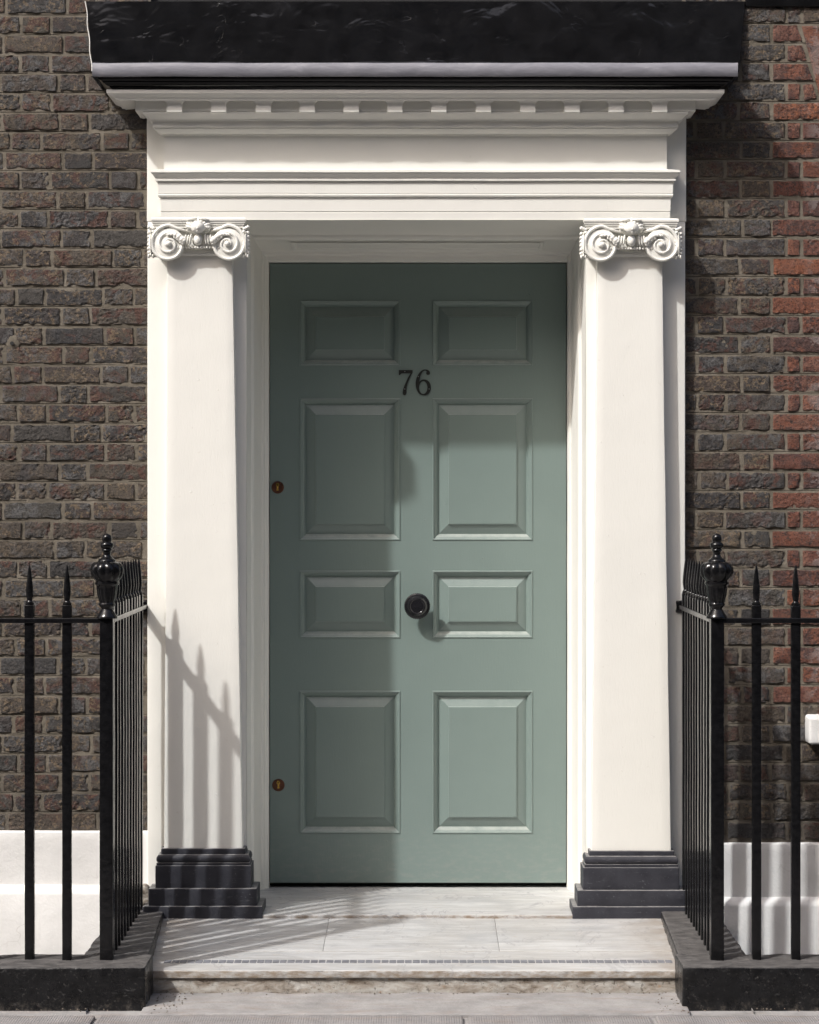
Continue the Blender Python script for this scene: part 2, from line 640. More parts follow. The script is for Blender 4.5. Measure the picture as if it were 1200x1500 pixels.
def m_stone(name, ribs=False, base=(.30, .275, .255)):
    t = NT(name)
    a = t.noise(7, 6, .65)
    c = t.ramp(a, [(.28, tuple(x * .72 for x in base)), (.5, base), (.74, tuple(x * 1.25 for x in base))])
    c = t.mix(t.ramp(t.noise((6, 20, 20), 5, .65), [(.5, 0.0), (.7, .6)]), c, (.25, .205, .18))
    c = t.mix(t.ramp(t.noise(130, 3, .7), [(.64, 0.0), (.72, .6)]), c, (.09, .08, .07))
    c = t.mix(t.ramp(t.noise(110, 3, .7), [(.66, 0.0), (.74, .6)]), c, (.5, .48, .45))
    n = t.bump(t.noise(60, 5, .65), .004)
    if ribs:
        w = t.n('ShaderNodeTexWave', wave_type='BANDS', bands_direction='X')
        t.l(t.pos, w.inputs['Vector'])
        w.inputs['Scale'].default_value = 38
        w.inputs['Distortion'].default_value = .4
        n = t.bump(w.outputs['Fac'], .0015, n, .7)
    return t.out(c, .85, n, 0, .3)


def m_plain(name, col, rough=.5, metal=0, var=.15, bump=.0008, spec=.5):
    t = NT(name)
    a = t.noise(30, 4)
    c = t.ramp(a, [(.3, tuple(x * (1 - var) for x in col)), (.7, tuple(x * (1 + var) for x in col))])
    return t.out(c, rough, t.bump(t.noise(120, 3), bump), metal, spec)


MW = m_white('white_gloss_paint')
MCAP = m_white('white_paint_on_carving', grime=.9, bump=1.6)
MR = m_render('white_painted_render')
MI = m_iron()
MP = m_plinth()
MK = m_kerb()
MLB = m_lead_black()
ML = m_lead()
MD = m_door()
MB_DARK = m_brick('sooty_brick', [(.034, .032, .032), (.060, .052, .046), (.042, .042, .045), (.084, .067, .053), (.047, .043, .043), (.070, .051, .044), (.034, .034, .037), (.105, .080, .060), (.042, .040, .041), (.078, .069, .055), (.054, .049, .049)],
                  [(.094, .074, .055), (.110, .107, .107), (.200, .145, .090), (.098, .042, .030)])
MB_RED = m_brick('red_brick', [(.15, .054, .038), (.22, .078, .044), (.12, .047, .037), (.30, .105, .048), (.14, .054, .042)],
                 [(.085, .042, .036), (.21, .095, .065), (.060, .038, .034), (.17, .055, .030)], (.33, .29, .28))
MM = m_mortar()
MMAR = m_marble('landing_marble')
MTHR = m_marble('threshold_marble', 1.4, .6, (.49, .493, .49))
MRI = m_riser()
MST = m_stone('pale_york_stone', False, (.285, .277, .272))
MSL = m_stone('ribbed_pavement_slab', True, (.235, .226, .224))
MTESS = m_plain('grey_tessera', (.16, .165, .185), .5, 0, .3)
MKNOB = m_plain('black_knob', (.010, .010, .012), .16)
MBRZ = m_plain('dark_bronze', (.11, .045, .026), .42, .6, .25)
MBRA = m_plain('worn_brass', (.55, .36, .09), .3, 1.0, .25)
MNUM = m_plain('black_numeral', (.013, .014, .013), .45)
MPIN = m_plain('steel_pin', (.35, .35, .34), .35, 1.0)
MGRIT = m_plain('grit_dirt', (.135, .11, .088), .9, 0, .4)
MASPH = m_plain('asphalt', (.055, .053, .05), .85, 0, .3, .004)
MDARK = m_plain('dark_interior', (.02, .02, .02), .9)
MGLASS = m_plain('dark_glass', (.02, .022, .025), .06)

# ------------------------------------------------------------------ planes (metres from the wall datum, towards the street is minus)
YW = .03        # brick face
YB = -.01       # flat white backing of the doorcase
YP = -.07       # pilaster shafts
YF = -.055      # frieze
YD = .50        # door leaf
ZTHR = .119     # threshold
ZL0, ZL1 = .079, .106   # landing at its front and at the door


def zland(y):
    return ZL0 + (ZL1 - ZL0) * (y + 1.02) / (.87)


# ------------------------------------------------------------------ ground: pavement, road, basement floor
def structure(o, kind='structure'):
    o['kind'] = kind
    return o


g = MB()
g.add([(-40, -3.2, -.012), (40, -3.2, -.012), (40, -1.05, -.012), (-40, -1.05, -.012)], [(0, 1, 2, 3)])
pav = structure(g.build('pavement', MST, smooth=0))
edges = [-3.4, -2.29, -1.07, .152, .774, 1.9, 3.1]
for a, b in zip(edges[:-1], edges[1:]):
    s = MB().rough(a + .009, b - .009, -2.05, -1.372, -.06, .0 + random.uniform(-.001, .001), .03, .005, .0025, 14, int(a * 10) + 50, faces='xXyYZ')
    s.build('paving_slab', MSL, pav)
for k in range(7):
    a = -3.9 + k * 1.02
    MB().rough(a + .009, a + 1.01, -2.75, -2.07, -.06, 0, .06, .005, .002, 14, 90 + k, faces='xXyYZ').build('paving_slab', MSL, pav)
ap = MB().rough(-.935, .905, -1.36, -1.018, -.05, .002, .02, .006, .004, 11, 5, faces='xXyYZ')
ap.build('apron_stone', MST, pav)
# grit and dirt swept against the stones
gr = MB()
for k in range(210):
    t_ = random.random()
    if t_ < .45:
        x = random.choice((-1, 1)) * random.uniform(.80, .90)
        y = random.uniform(-1.36, -1.03)
    elif t_ < .7:
        x, y = random.uniform(-.9, .88), -1.03 - abs(random.gauss(0, .012))
    else:
        x, y = random.choice((random.uniform(-1.9, -.9), random.uniform(.9, 1.9))), -1.285 - abs(random.gauss(0, .022))
    r = random.uniform(.0012, .0034)
    gr.ell((x, y, .003 + r * .3), (r * random.uniform(.8, 1.6), r, r * .7), 5, 4)
gr.build('grit', MGRIT, None)['kind'] = 'stuff'
rd = structure(MB().add([(-150, -150, -.13), (150, -150, -.13), (150, -3.35, -.13), (-150, -3.35, -.13)], [(0, 1, 2, 3)]).build('road', MASPH, smooth=0))
structure(MB().rough(-40, 40, -3.35, -3.2, -.3, 0, 2, .01, 0).build('road_kerb', MST))
bf = MB()
for s in (-1, 1):
    x0, x1 = sorted((s * .98, s * 9))
    bf.add([(x0, -1.3, -2.2), (x1, -1.3, -2.2), (x1, .2, -2.2), (x0, .2, -2.2)], [(0, 1, 2, 3)])
    bf.add([(x0, -1.02, -2.2), (x1, -1.02, -2.2), (x1, -1.02, -.02), (x0, -1.02, -.02)], [(0, 1, 2, 3)])
    xs = s * 1.12
    bf.add([(xs, -1.3, -2.2), (xs, .2, -2.2), (xs, .2, .0), (xs, -1.3, .0)], [(0, 1, 2, 3)])
structure(bf.build('basement_floor', MST, smooth=0))

# ------------------------------------------------------------------ house carcass behind the facing bricks, and the houses over the road
hs = MB()
hs.box(-9, -.80, YW + .03, .35, -2.2, 11.5)
hs.box(.80, 9, YW + .03, .35, -2.2, 11.5)
hs.box(-.80, .80, YW + .03, .35, 2.90, 11.5)
hs.box(-.85, .85, YD + .06, YD + .10, -.1, 3.0)
hs.box(-.85, -.80, .35, YD + .06, -.1, 3.0)
hs.box(.80, .85, .35, YD + .06, -.1, 3.0)
structure(hs.build('house_wall', MDARK, smooth=0))

BR_FAR = m_plain('distant_brick', (.25, .20, .145), .85, 0, .35)
fb = structure(MB().box(-32, 32, -21, -13.5, -.1, 11.2).build('building', BR_FAR, smooth=0))
fr, pn = MB(), MB()
for k in range(-10, 11):
    for fl in range(3):
        x, z = k * 2.9, 1.0 + fl * 3.2
        fr.box(x - .62, x + .62, -13.5, -13.44, z - .1, z)
        for a, b, c, d in ((-.55, -.47, 0, 2), (.47, .55, 0, 2), (-.47, .47, 0, .08), (-.47, .47, 1.92, 2), (-.47, .47, .96, 1.04), (-.02, .02, .08, .96), (-.02, .02, 1.04, 1.92)):
            fr.box(x + a, x + b, -13.5, -13.455, z + c, z + d)
        pn.box(x - .47, x + .47, -13.5, -13.48, z + .08, z + 1.92)
fr.build('window_frame', MW, fb, smooth=0)['kind'] = 'stuff'
pn.build('window_pane', MGLASS, fb, smooth=0)['kind'] = 'stuff'
fp = MB().rough(-40, 40, -13.5, -11.2, -.3, 0, 4, .01, 0)
structure(fp.build('far_pavement', MST))

# ------------------------------------------------------------------ brick walls
PXM = (DW + YW) / FPX                 # metres per photo pixel on the brick face
lw = thing('brick_wall', 'dark sooty brick wall to the left of the white doorcase', 'wall', (-1.4, YW, 0))
rw = thing('brick_wall', 'dark brick wall edged with red bricks to the right of the white doorcase', 'wall', (1.5, YW, 0))


def bx(px):
    return (px - CX) * PXM


def bz(py):
    return HC - (py - CY) * PXM


def mortar(name, x0, x1, z0, z1, parent, joints_h, joints_v, res=.0055):
    nx, nz = int((x1 - x0) / res) + 1, int((z1 - z0) / res) + 1
    jh = np.array([j for j in joints_h if z0 + .01 < j < z1 - .01])
    xs = np.linspace(x0, x1, nx)
    zs = np.unique(np.round(np.concatenate([np.linspace(z0, z1, nz)] + [jh + o_ for o_ in (-.0017, -.0007, .0007, .0017)]), 5))
    nz = len(zs)
    XX, ZZ = np.meshgrid(xs, zs, indexing='ij')
    P = np.stack([XX, np.full_like(XX, YW + .0046), ZZ], -1)
    Q = P.reshape(-1, 3)
    d = .0022 * fbm(Q, 22, 3, 3) + .0012 * fbm(Q, 120, 9, 2)
    dj = np.min(np.abs(zs[:, None] - np.array(joints_h)[None, :]), axis=1)
    d = d.reshape(nx, nz) + .0035 * (dj < .0009)[None, :] * (vnoise(Q, 6, 44).reshape(nx, nz) > -.45)
    P[..., 1] += d
    m = MB()
    m.grid(P)
    return m.build(name, MM, parent, 60)


def brick_mesh(w, h, seed, slant=0.0, rough=1.0, fine=True):
    """one weathered brick, origin at the centre of its face; slant moves the lower right corner out"""
    m = MB()
    off = np.array([seed * 3.17, seed * 1.71, seed * 2.39])
    kr = random.uniform(.6, 1.2) * rough
    smooth = random.choice((-.35, -.1, .1, .35, .7))

    def fn(V, n):
        u = V + off
        e = np.minimum(w / 2 - np.abs(V[:, 0]), h / 2 - np.abs(V[:, 2]))
        edge = np.clip(1 - e / .013, 0, 1)
        chip = np.clip(fbm(u, 45, 1, 3) + .10, 0, 1) * edge ** 1.2
        face = np.clip(-n[:, 1], 0, 1)
        sm = np.clip(fbm(u, 14, 31, 2) * 2.2 + smooth, 0, 1)              # smooth fired skin where high, broken face where low
        rid = 1 - np.abs(fbm(u * [.8, 1, 1.2], 62, 22, 3))
        V = V.copy()
        V[:, 1] += kr * (.0105 * chip + .0026 * fbm(u, 20, 4, 2) * face + (1 - sm) * face * (.0030 + .0060 * (.55 - rid) + .0030 * fbm(u, 120, 41, 2)))
        V[:, 1] += kr * face * .006 * np.clip(fbm(u, 85, 8, 2) - .34, 0, .5)
        V[:, 0] -= np.sign(V[:, 0]) * .0048 * kr * np.clip(fbm(u, 38, 12, 2), -.3, 1) * (e < .005)
        V[:, 2] -= np.sign(V[:, 2]) * .0055 * kr * np.clip(fbm(u, 34, 15, 2), -.3, 1) * (e < .005)
        if slant:
            V[:, 0] += slant * np.clip(V[:, 0] / w + .5, 0, 1) * (-V[:, 2] / h)
        return V
    m.rough(-w / 2, w / 2, -.001, .024, -h / 2, h / 2, .0043 if fine else .012, .0024, 0, 30, seed, faces='xXyzZ', fn=fn)
    return m


BRICKS = []


def brick(px0, px1, py0, py1, parent, mat, slant=0, gap=5.7, rough=1.0, store=None):
    """px0..px1 and py0..py1 are joint centre lines on the face"""
    g2 = gap * PXM / 2
    x0, x1 = bx(px0) + g2 * random.uniform(.8, 1.15), bx(px1) - g2 * random.uniform(.8, 1.15)
    z1, z0 = bz(py0) - g2 * random.uniform(.8, 1.2), bz(py1) + g2 * random.uniform(.8, 1.2)
    if x1 - x0 < .012:
        return
    seed = len(BRICKS) + 1
    BRICKS.append(1)
    m = brick_mesh(x1 - x0, z1 - z0, seed, slant, rough, store is None)
    c = ((x0 + x1) / 2, YW + random.uniform(-.0020, .0010), (z0 + z1) / 2)
    if store is not None:
        store.add(np.concatenate(m.V) + np.array(c), m.F)
        return
    for i, v in enumerate(m.V):
        pass
    o = m.build('brick', mat, None, 50)
    o.location = c
    a = random.uniform(-.006, .006)
    o.rotation_euler = (0, a, 0)
    adopt(o, parent)


CL, CR = 28.48, 28.5                 # course heights in photo pixels
y_left = [21.7 + CL * k for k in range(-5, 43)]
x_lim_l, x_lim_r = 219.0, 1001.0
extra_l = MB()
for k in range(len(y_left) - 1):
    y0, y1 = y_left[k], y_left[k + 1]
    par = (k % 2 == 1)               # course 21.7..50 is k=5: stretcher at 70..156
    base = 69.5 if par else 4.0
    jit = random.uniform(-3.5, 3.5)
    x = base - 130 * 6 + jit
    while x < x_lim_l:
        for w in (87, 43):
            j2 = random.uniform(-2.5, 2.5)
            a, b = x, x + w + j2
            x = b
            if a > x_lim_l - 6:
                break
            b2 = min(b, x_lim_l)
            off = b2 < -6 or y1 < -25
            if y1 > 1219:
                continue
            brick(a, b2, y0, min(y1, 1219), lw, MB_DARK, store=extra_l if off and a > -420 else None) if a > -420 else None
if extra_l.n:
    o = extra_l.build('brickwork', MB_DARK, lw, 50)
    o['kind'] = 'stuff'
mortar('mortar', bx(-420), bx(x_lim_l + 2), bz(1219.5), bz(-125), lw, [bz(y) for y in y_left], [])
# filled hole in the wall on the left
MB().ell((bx(19), YW + .003, bz(501)), (.030, .0055, .027), 22, 14).build('mortar_patch', MM, lw)
MB().lathe([(.0075, .0), (.0075, .006), (.004, .006)], (bx(18), YW - .003, bz(503)), 'y', 12).build('wall_plug', MDARK, lw)

# right wall
y_right = [34.3 + CR * k for k in range(-6, 43)]
extra_r = MB()
extra_rr = MB()


def arch_x(py):
    return 1172.5 + (py - 36) * .258


for k in range(len(y_right) - 1):
    y0, y1 = y_right[k], y_right[k + 1]
    y1 = min(y1, 1236)
    idx = k - 6                      # 0: course under the y=34.3 joint
    jit = random.uniform(-3, 3)
    top = y1 < -25
    row_red = idx >= 4
    low = y0 > 1030
    if idx % 2 == 1:                 # closer and header at the red edge
        seq = [(x_lim_r, 1021, 'd'), (1021, 1063, 'd'), (1063, 1151.5, 'd'), (1151.5, 1174, 'r'), (1174, 1212, 'r')]
    else:
        seq = [(x_lim_r, 1085, 'd'), (1085, 1130, 'd'), (1130, 1212, 'r')]
    ends = seq[-1][1]
    if idx < 0:                      # above the arch: plain bond
        seq = [(a, b, 'd') for a, b, _ in seq] + [(1212, 1300, 'd'), (1300, 1343, 'd'), (1343, 1430, 'd')]
    elif 0 <= idx < 4:
        cut = arch_x((y0 + y1) / 2) - 1.5
        s2 = []
        for a, b, c in seq:
            if a < cut - 14:
                s2.append((a, min(b, cut), c))
        if s2[-1][1] < cut:
            a, b, c = s2[-1]
            s2[-1] = (a, cut, c)
        seq = s2
    if low:                          # under the sill the dark bond runs through
        seq = [(a, b, 'd' if a > 1000 else c) for a, b, c in seq] + [(1212, 1299, 'd'), (1299, 1342, 'd'), (1342, 1430, 'd')]
    for n_, (a, b, c) in enumerate(seq):
        a2 = a + (jit if n_ > 0 and c == 'd' else 0)
        b2 = b + (jit if n_ < len(seq) - 1 and c == 'd' and seq[n_ + 1][2] == 'd' else 0)
        slant = 0
        if 0 <= idx < 4 and n_ == len(seq) - 1:
            slant = .258 * (y1 - y0) * PXM
        out = a2 > 1206 or top
        brick(a2, b2, y0, y1, rw, MB_RED if c == 'r' else MB_DARK, slant, rough=.8 if c == 'r' else 1.0,
              store=(extra_r if out else None))
if extra_r.n:
    o = extra_r.build('brickwork', MB_DARK, rw, 50)
    o['kind'] = 'stuff'
mortar('mortar', bx(x_lim_r - 2), bx(1213), bz(1236.5), bz(-125), rw, [bz(y) for y in y_right], [])
mortar('mortar', bx(1213), bx(1430), bz(1236.5), bz(1040), rw, [bz(y) for y in y_right], [])
mortar('mortar', bx(1213), bx(1430), bz(152), bz(-125), rw, [bz(y) for y in y_right], [])
# rubbed red voussoirs of the flat arch over the window
for k in range(10):
    m = MB()
    dx = 24.5 * k
    sl = .258 * (1 - k / 9.0)

    def fn(V, n, dx=dx, sl=sl):
        V = V.copy()
        V[:, 0] += sl * (bz(36) - V[:, 2])
        V[:, 1] += .0012 * fbm(V, 40, 3, 2)
        return V
    m.rough(bx(1174 + dx), bx(1174 + dx + 22.5), YW - .003, YW + .028, bz(147), bz(38), .012, .002, .0006, 30, k, faces='xXyzZ', fn=fn)
    m.build('arch_brick', MB_RED, rw, 50)
# sash window past the red edge
win = thing('sash_window', 'white sash window set into the red-edged opening at the right border', 'window', (bx(1320), .14, bz(1045)))
w0, w1, wz0, wz1 = bx(1213), bx(1430), bz(1046), bz(149)
m = MB()
for a, b, c, d in ((w0, w0 + .06, wz0, wz1), (w1 - .06, w1, wz0, wz1), (w0 + .06, w1 - .06, wz0, wz0 + .07), (w0 + .06, w1 - .06, wz1 - .06, wz1), (w0 + .06, w1 - .06, (wz0 + wz1) / 2 - .02, (wz0 + wz1) / 2 + .02)):
    m.box(a, b, YW + .002, .056, c, d)
m.build('frame', MW, win, 0)
MB().box(w0 + .06, w1 - .06, .045, .05, wz0 + .07, wz1 - .06).build('pane', MGLASS, win, 0)
si = thing('window_sill', 'white painted stone window sill end at the right edge behind the railing', 'sill', (bx(1320), YW, .76))
MB().rough(X(1185, -.06), bx(1440), -.065, YW + .04, .765, .875, .02, .012, .0022, 16, 3, faces='xXyYzZ',
           fn=lambda V, n: np.column_stack([V[:, 0], V[:, 1], V[:, 2] - np.clip(n[:, 2], 0, 1) * (YW - V[:, 1]) * .12])).build('sill_stone', MR, si)
sc_ = thing('dark_band', 'dark band running along the brick wall above the red arch', 'band', (1.9, YW, 3.66))
MB().rough(X(1093, 0), 3.4, YW - .012, YW + .03, Z(8, 0), Z(8, 0) + .16, .05, .006, .002, 12, 4).build('band', MLB, sc_)  # dark strip above the arch, added as a plain band

# ------------------------------------------------------------------ white rendered base courses
for s, (x0, x1, t0, t1, lab) in enumerate(((bx(-420), -1.035, 1218, 1308, 'white painted rendered wall base under the dark bricks at the left'),
                                           (1.022, bx(1440), 1235.5, 1326, 'white painted rendered wall base under the bricks at the right'))):
    th = thing('rendered_base', lab, 'wall base', ((x0 + x1) / 2, 0, -2.2))
    za, zb = Z(t0, .005), Z(t1, -.02)
    MB().rough(x0, x1, .008, YW + .05, zb - .02, za, .03, .006, .0014, 6, 5 + s, faces='xXyZ').build('upper_render', MR, th)
    m = MB()
    P = []
    xs = np.linspace(x0, x1, 40)
    for (y, z) in ((.008, zb + .028), (-.004, zb + .022), (-.022, zb + .006), (-.026, zb - .006), (-.027, zb - .3), (-.027, -2.2)):
        P.append([(x, y, z) for x in xs])
    P = np.array(P)
    P[..., 1] += .0012 * fbm(P.reshape(-1, 3), 5, 9 + s, 2).reshape(P.shape[:2])
    P[:, :, 2] += .0018 * fbm(P.reshape(-1, 3), 4, 4 + s, 2).reshape(P.shape[:2])
    m.grid(P[::-1])
    m.build('lower_render', MR, th)

# ------------------------------------------------------------------ doorcase
dc = thing('doorcase', 'white painted classical doorcase with tapered Ionic pilasters on black plinths', 'doorcase', (0, YW, ZL1))
BXL, BXR = X(216, YB), X(1004, YB)           # outer edges of the backing
IXL, IXR = -.675, .648                       # inner edges
ZSOF = Z(322, YP)                            # underside of the lintel
ZTOP = Z(131, -.20)
for a, b, sd in ((BXL, IXL, 1), (IXR, BXR, 2)):
    def fnb(V, n):
        V = V.copy()
        return V
    m = MB().rough(a, b, YB, YW + .05, ZL1 - .02, ZSOF - .001, .05, .004, .0006, 4, sd, faces='xXyZ')
    m.build('jamb_board', MW, dc)
MB().rough(BXL - .002, BXR + .004, YB + .002, YW + .05, ZSOF, Z(160, YB), .04, .004, .0012, 5, 3, faces='xXyzZ').build('entablature_board', MW, dc)

# shafts
for xs in ((245, 340.5, 240.5, 355.5, 1), (875.5, 970, 866, 983, 2)):
    zt, zb = Z(372, YP), Z(1243, YP)
    a0, a1, b0, b1 = X(xs[0], YP), X(xs[1], YP), X(xs[2], YP), X(xs[3], YP)

    def fs(V, n, a0=a0, a1=a1, b0=b0, b1=b1, zt=zt, zb=zb):
        V = V.copy()
        t = (V[:, 2] - zb) / (zt - zb)
        lo, hi = b0 + (a0 - b0) * t, b1 + (a1 - b1) * t
        u = (V[:, 0] - b0) / (b1 - b0)
        V[:, 0] = lo + u * (hi - lo) + .0012 * fbm(V, 4, 5, 2)
        V[:, 1] += .0006 * fbm(V, 4, 6, 2)
        return V
    MB().rough(b0, b1, YP, YB + .01, zb - .03, zt + .06, .035, .003, .0, 5, xs[4], faces='xXyzZ', fn=fs).build('pilaster_shaft', MW, dc)

# black plinths: (front y, top px, bottom px, x left px, x right px)
for side, tiers in ((0, [(1243, 1251, 236, 359.5, -.088), (1252, 1268, 229.5, 366, -.104), (1268, 1302, 227.5, 368, -.112), (1302, 1328, 217.5, 376.5, -.132), (1328, 1352, 209, 384.5, -.150)]),
                    (1, [(1246.5, 1254, 863.5, 988.5, -.088), (1254.5, 1271, 857, 993.5, -.104), (1271, 1304, 854, 995.5, -.112), (1304.5, 1328, 846, 1004.5, -.132), (1328.5, 1353, 839, 1010, -.150)])):
    pl = None
    for k, (t, b, xl, xr, y) in enumerate(tiers):
        m = MB()
        z1, z0 = Z(t, y), Z(b, y) - .01
        if k == 4:
            z0 = .06
        if k == 1:                                   # rounded moulding over a narrow fillet
            h = z1 - z0 - .01
            pr = [(-.014, z1), (-.006, z1 - .002), (-.001, z1 - .008), (.001, z1 - .016), (.0, z1 - .024), (-.004, z1 - .0285), (-.004, z1 - .031), (.0005, z1 - .032), (.0005, z0)]
            m.loft(pr, X(xl, y), X(xr, y), y, YB + .03, .03, .0008, 5)
            m.loft([(-.014, z1), (-.06, z1)], X(xl, y), X(xr, y), y, YB + .03)
        else:
            m.rough(X(xl, y), X(xr, y), y, YB + .045 + .004 * k, z0, z1, .025, .0035, .0016, 12, 20 + k + side * 7, faces='xXyzZ')
        if pl is None:
            pl = m.build('plinth', MP, dc)
        else:
            m.build('plinth_course', MP, pl)

# reveals and soffit
ZS2, ZS3 = 2.776, 2.756
ZDT = Z(385, YD)
DXL, DXR = -.620, .606
for sg, xi, xa, xb, xd in ((1, IXL, -.663, -.651, DXL), (-1, IXR, .632, .622, DXR)):
    m = MB()
    zb, zt = ZL1 - .01, ZSOF + .02
    path = [(xi, YB + .0), (xi + sg * .002, .195), (xi + sg * .006, .20), (xa - sg * .004, .205), (xa, .212), (xa + sg * .001, .222), (xb, .44), (xb + sg * .003, .446), (xb + sg * .009, .448),
            (xb + sg * .014, .456), (xb + sg * .016, .468), (xd - sg * .010, .472), (xd - sg * .006, .480), (xd - sg * .001, .482), (xd, .53)]
    nz = 40
    P = np.array([[(x, y, zb + (zt - zb) * k / nz) for k in range(nz + 1)] for x, y in path])
    P[..., 0] += .0012 * fbm(P.reshape(-1, 3) * [1, 1, .6], 6, 3, 2).reshape(P.shape[:2])
    m.grid(P if sg > 0 else P[::-1])
    m.build('door_lining', MW, dc, 28)
m = MB()
path = [(YP + .002, ZSOF), (.195, ZS2), (.20, ZS2 - .003), (.203, ZS2 - .012), (.208, ZS3 + .004), (.214, ZS3), (.222, ZS3), (.44, 2.735), (.446, 2.731), (.450, 2.722), (.458, 2.718), (.468, 2.716), (.472, ZDT + .010), (.480, ZDT + .006), (.482, ZDT + .001), (.53, ZDT)]
P = np.array([[(x, y, z) for x in np.linspace(-.70, .67, 30)] for y, z in path])
P[..., 2] += .001 * fbm(P.reshape(-1, 3), 5, 8, 2).reshape(P.shape[:2])
m.grid(P)
m.build('soffit', MW, dc, 28, recalc=False)
# sunk panel in the inner soffit
m = MB()
sx0, sx1, sy0, sy1 = -.52, .50, .255, .405


def sz(y):
    return ZS3 + (2.735 - ZS3) * (y - .222) / (.218)


R = []
for i, d in ((0, -.004), (.004, -.006), (.016, -.004), (.022, .004), (.03, .012)):
    R.append([(sx0 + i, sy0 + i, sz(sy0 + i) + d), (sx1 - i, sy0 + i, sz(sy0 + i) + d), (sx1 - i, sy1 - i, sz(sy1 - i) + d), (sx0 + i, sy1 - i, sz(sy1 - i) + d)])
m.grid(np.array(R), cv=True)
m.build('soffit_panel_moulding', MW, dc, 28)

# architrave, frieze and bed mouldings
EX0, EX1 = X(240.5, YF), X(977, YF)


def zf(py, p):
    return Z(py, YF - p)


prof = [(.000, zf(247.5, .0)), (.046, zf(249, .046)), (.047, zf(252, .047)), (.043, zf(253, .043)), (.040, zf(256, .040)), (.034, zf(259, .034)), (.029, zf(261.5, .03)), (.031, zf(262.5, .031)), (.031, zf(264.5, .031)), (.022, zf(265.5, .022)),
        (.021, zf(283, .021)), (.0195, zf(284, .0195)), (.0225, zf(285, .0225)), (.021, zf(287.5, .021)), (.013, zf(289.5, .013)),
        (.012, zf(309.3, .012)), (.0085, zf(310, .009)), (.0115, zf(311, .0115)), (.010, ZSOF), (-.03, ZSOF - .0005)]
MB().loft(prof, EX0, EX1, YF, YB + .02, .03, .0012, 2).build('architrave', MW, dc, 28)
prof = [(.0, zf(196, 0)), (.0, zf(248, 0))]
MB().loft(prof, EX0, EX1, YF, YB + .02, .03, .001, 3).build('frieze', MW, dc, 28)
S = 1.25
bed = [(.092, zf(162.3, .09)), (.098, zf(164, .095)), (.097, zf(166, .095)), (.089, zf(168.5, .09)), (.076, zf(172, .075)), (.066, zf(175.5, .065)), (.066, zf(176.6, .065)), (.052, zf(177.6, .05)), (.052, zf(186, .05)), (.043, zf(186.8, .043)), (.043, zf(188.4, .043)),
       (.039, zf(190, .039)), (.030, zf(193, .03)), (.016, zf(195.6, .016)), (.008, zf(196.8, .008)), (.008, zf(198, .008)), (.0, zf(198.6, .0))]
MB().loft([(p, z, p * .74) for p, z in bed], EX0, EX1, YF, YB + .02, .03, .001, 4).build('bed_moulding', MW, dc, 28)
# band behind the blocks, corona
PB = .098
cor = [(.195, Z(130.5, YF - .16), .220), (.157, zf(131, .157), .203), (.157, zf(136, .157), .203), (.153, zf(139, .153), .196), (.144, zf(142, .144), .180), (.139, zf(143.6, .139), .172), (.139, zf(145.4, .139), .172), (.138, zf(146.2, .138), .160), (.137, zf(147.2, .137), .158), (PB, zf(148, PB), .100), (PB, zf(162.5, PB), .100), (.06, zf(163.2, .06), .05)]
cor = cor[1:]
MB().loft([(.0, zf(131, .1) + .0005, .05)] + cor, EX0, EX1, YF, YB + .03, .03, .0009, 6).build('cornice', MW, dc, 28)
# flat blocks under the corona, flaring at the head
for px in (255, 320, 385.5, 450, 514.5, 578.5, 643, 708.5, 773.5, 838.5, 903, 967):
    m = MB()
    xc = X(px, YF - .13)
    zt, zb = zf(146.4, .13), zf(163.8, .13)
    R = []
    for t, w, p in ((0, .029, .114), (.06, .0295, .1185), (.30, .029, .118), (.62, .0285, .117), (.78, .0295, .120), (.87, .032, .124), (.94, .036, .129), (1, .039, .131)):
        z = zb + (zt - zb) * t
        R.append([(xc - w, YF - .06, z), (xc - w, YF - p, z), (xc + w, YF - p, z), (xc + w, YF - .06, z)])
    m.grid(np.array(R)[::-1], cv=False)
    m.add(R[0], [(3, 2, 1, 0)])
    m.build('cornice_block', MW, dc, 28)
# shaped ends of the cornice against the wall
for sx, x0 in ((-1, EX0), (1, EX1)):
    m = MB()
    m.ell((x0 + sx * .088, YB + .005, zf(163, .05)), (.014, .05, .010), 12, 8)
    m.build('cornice_return', MW, dc)


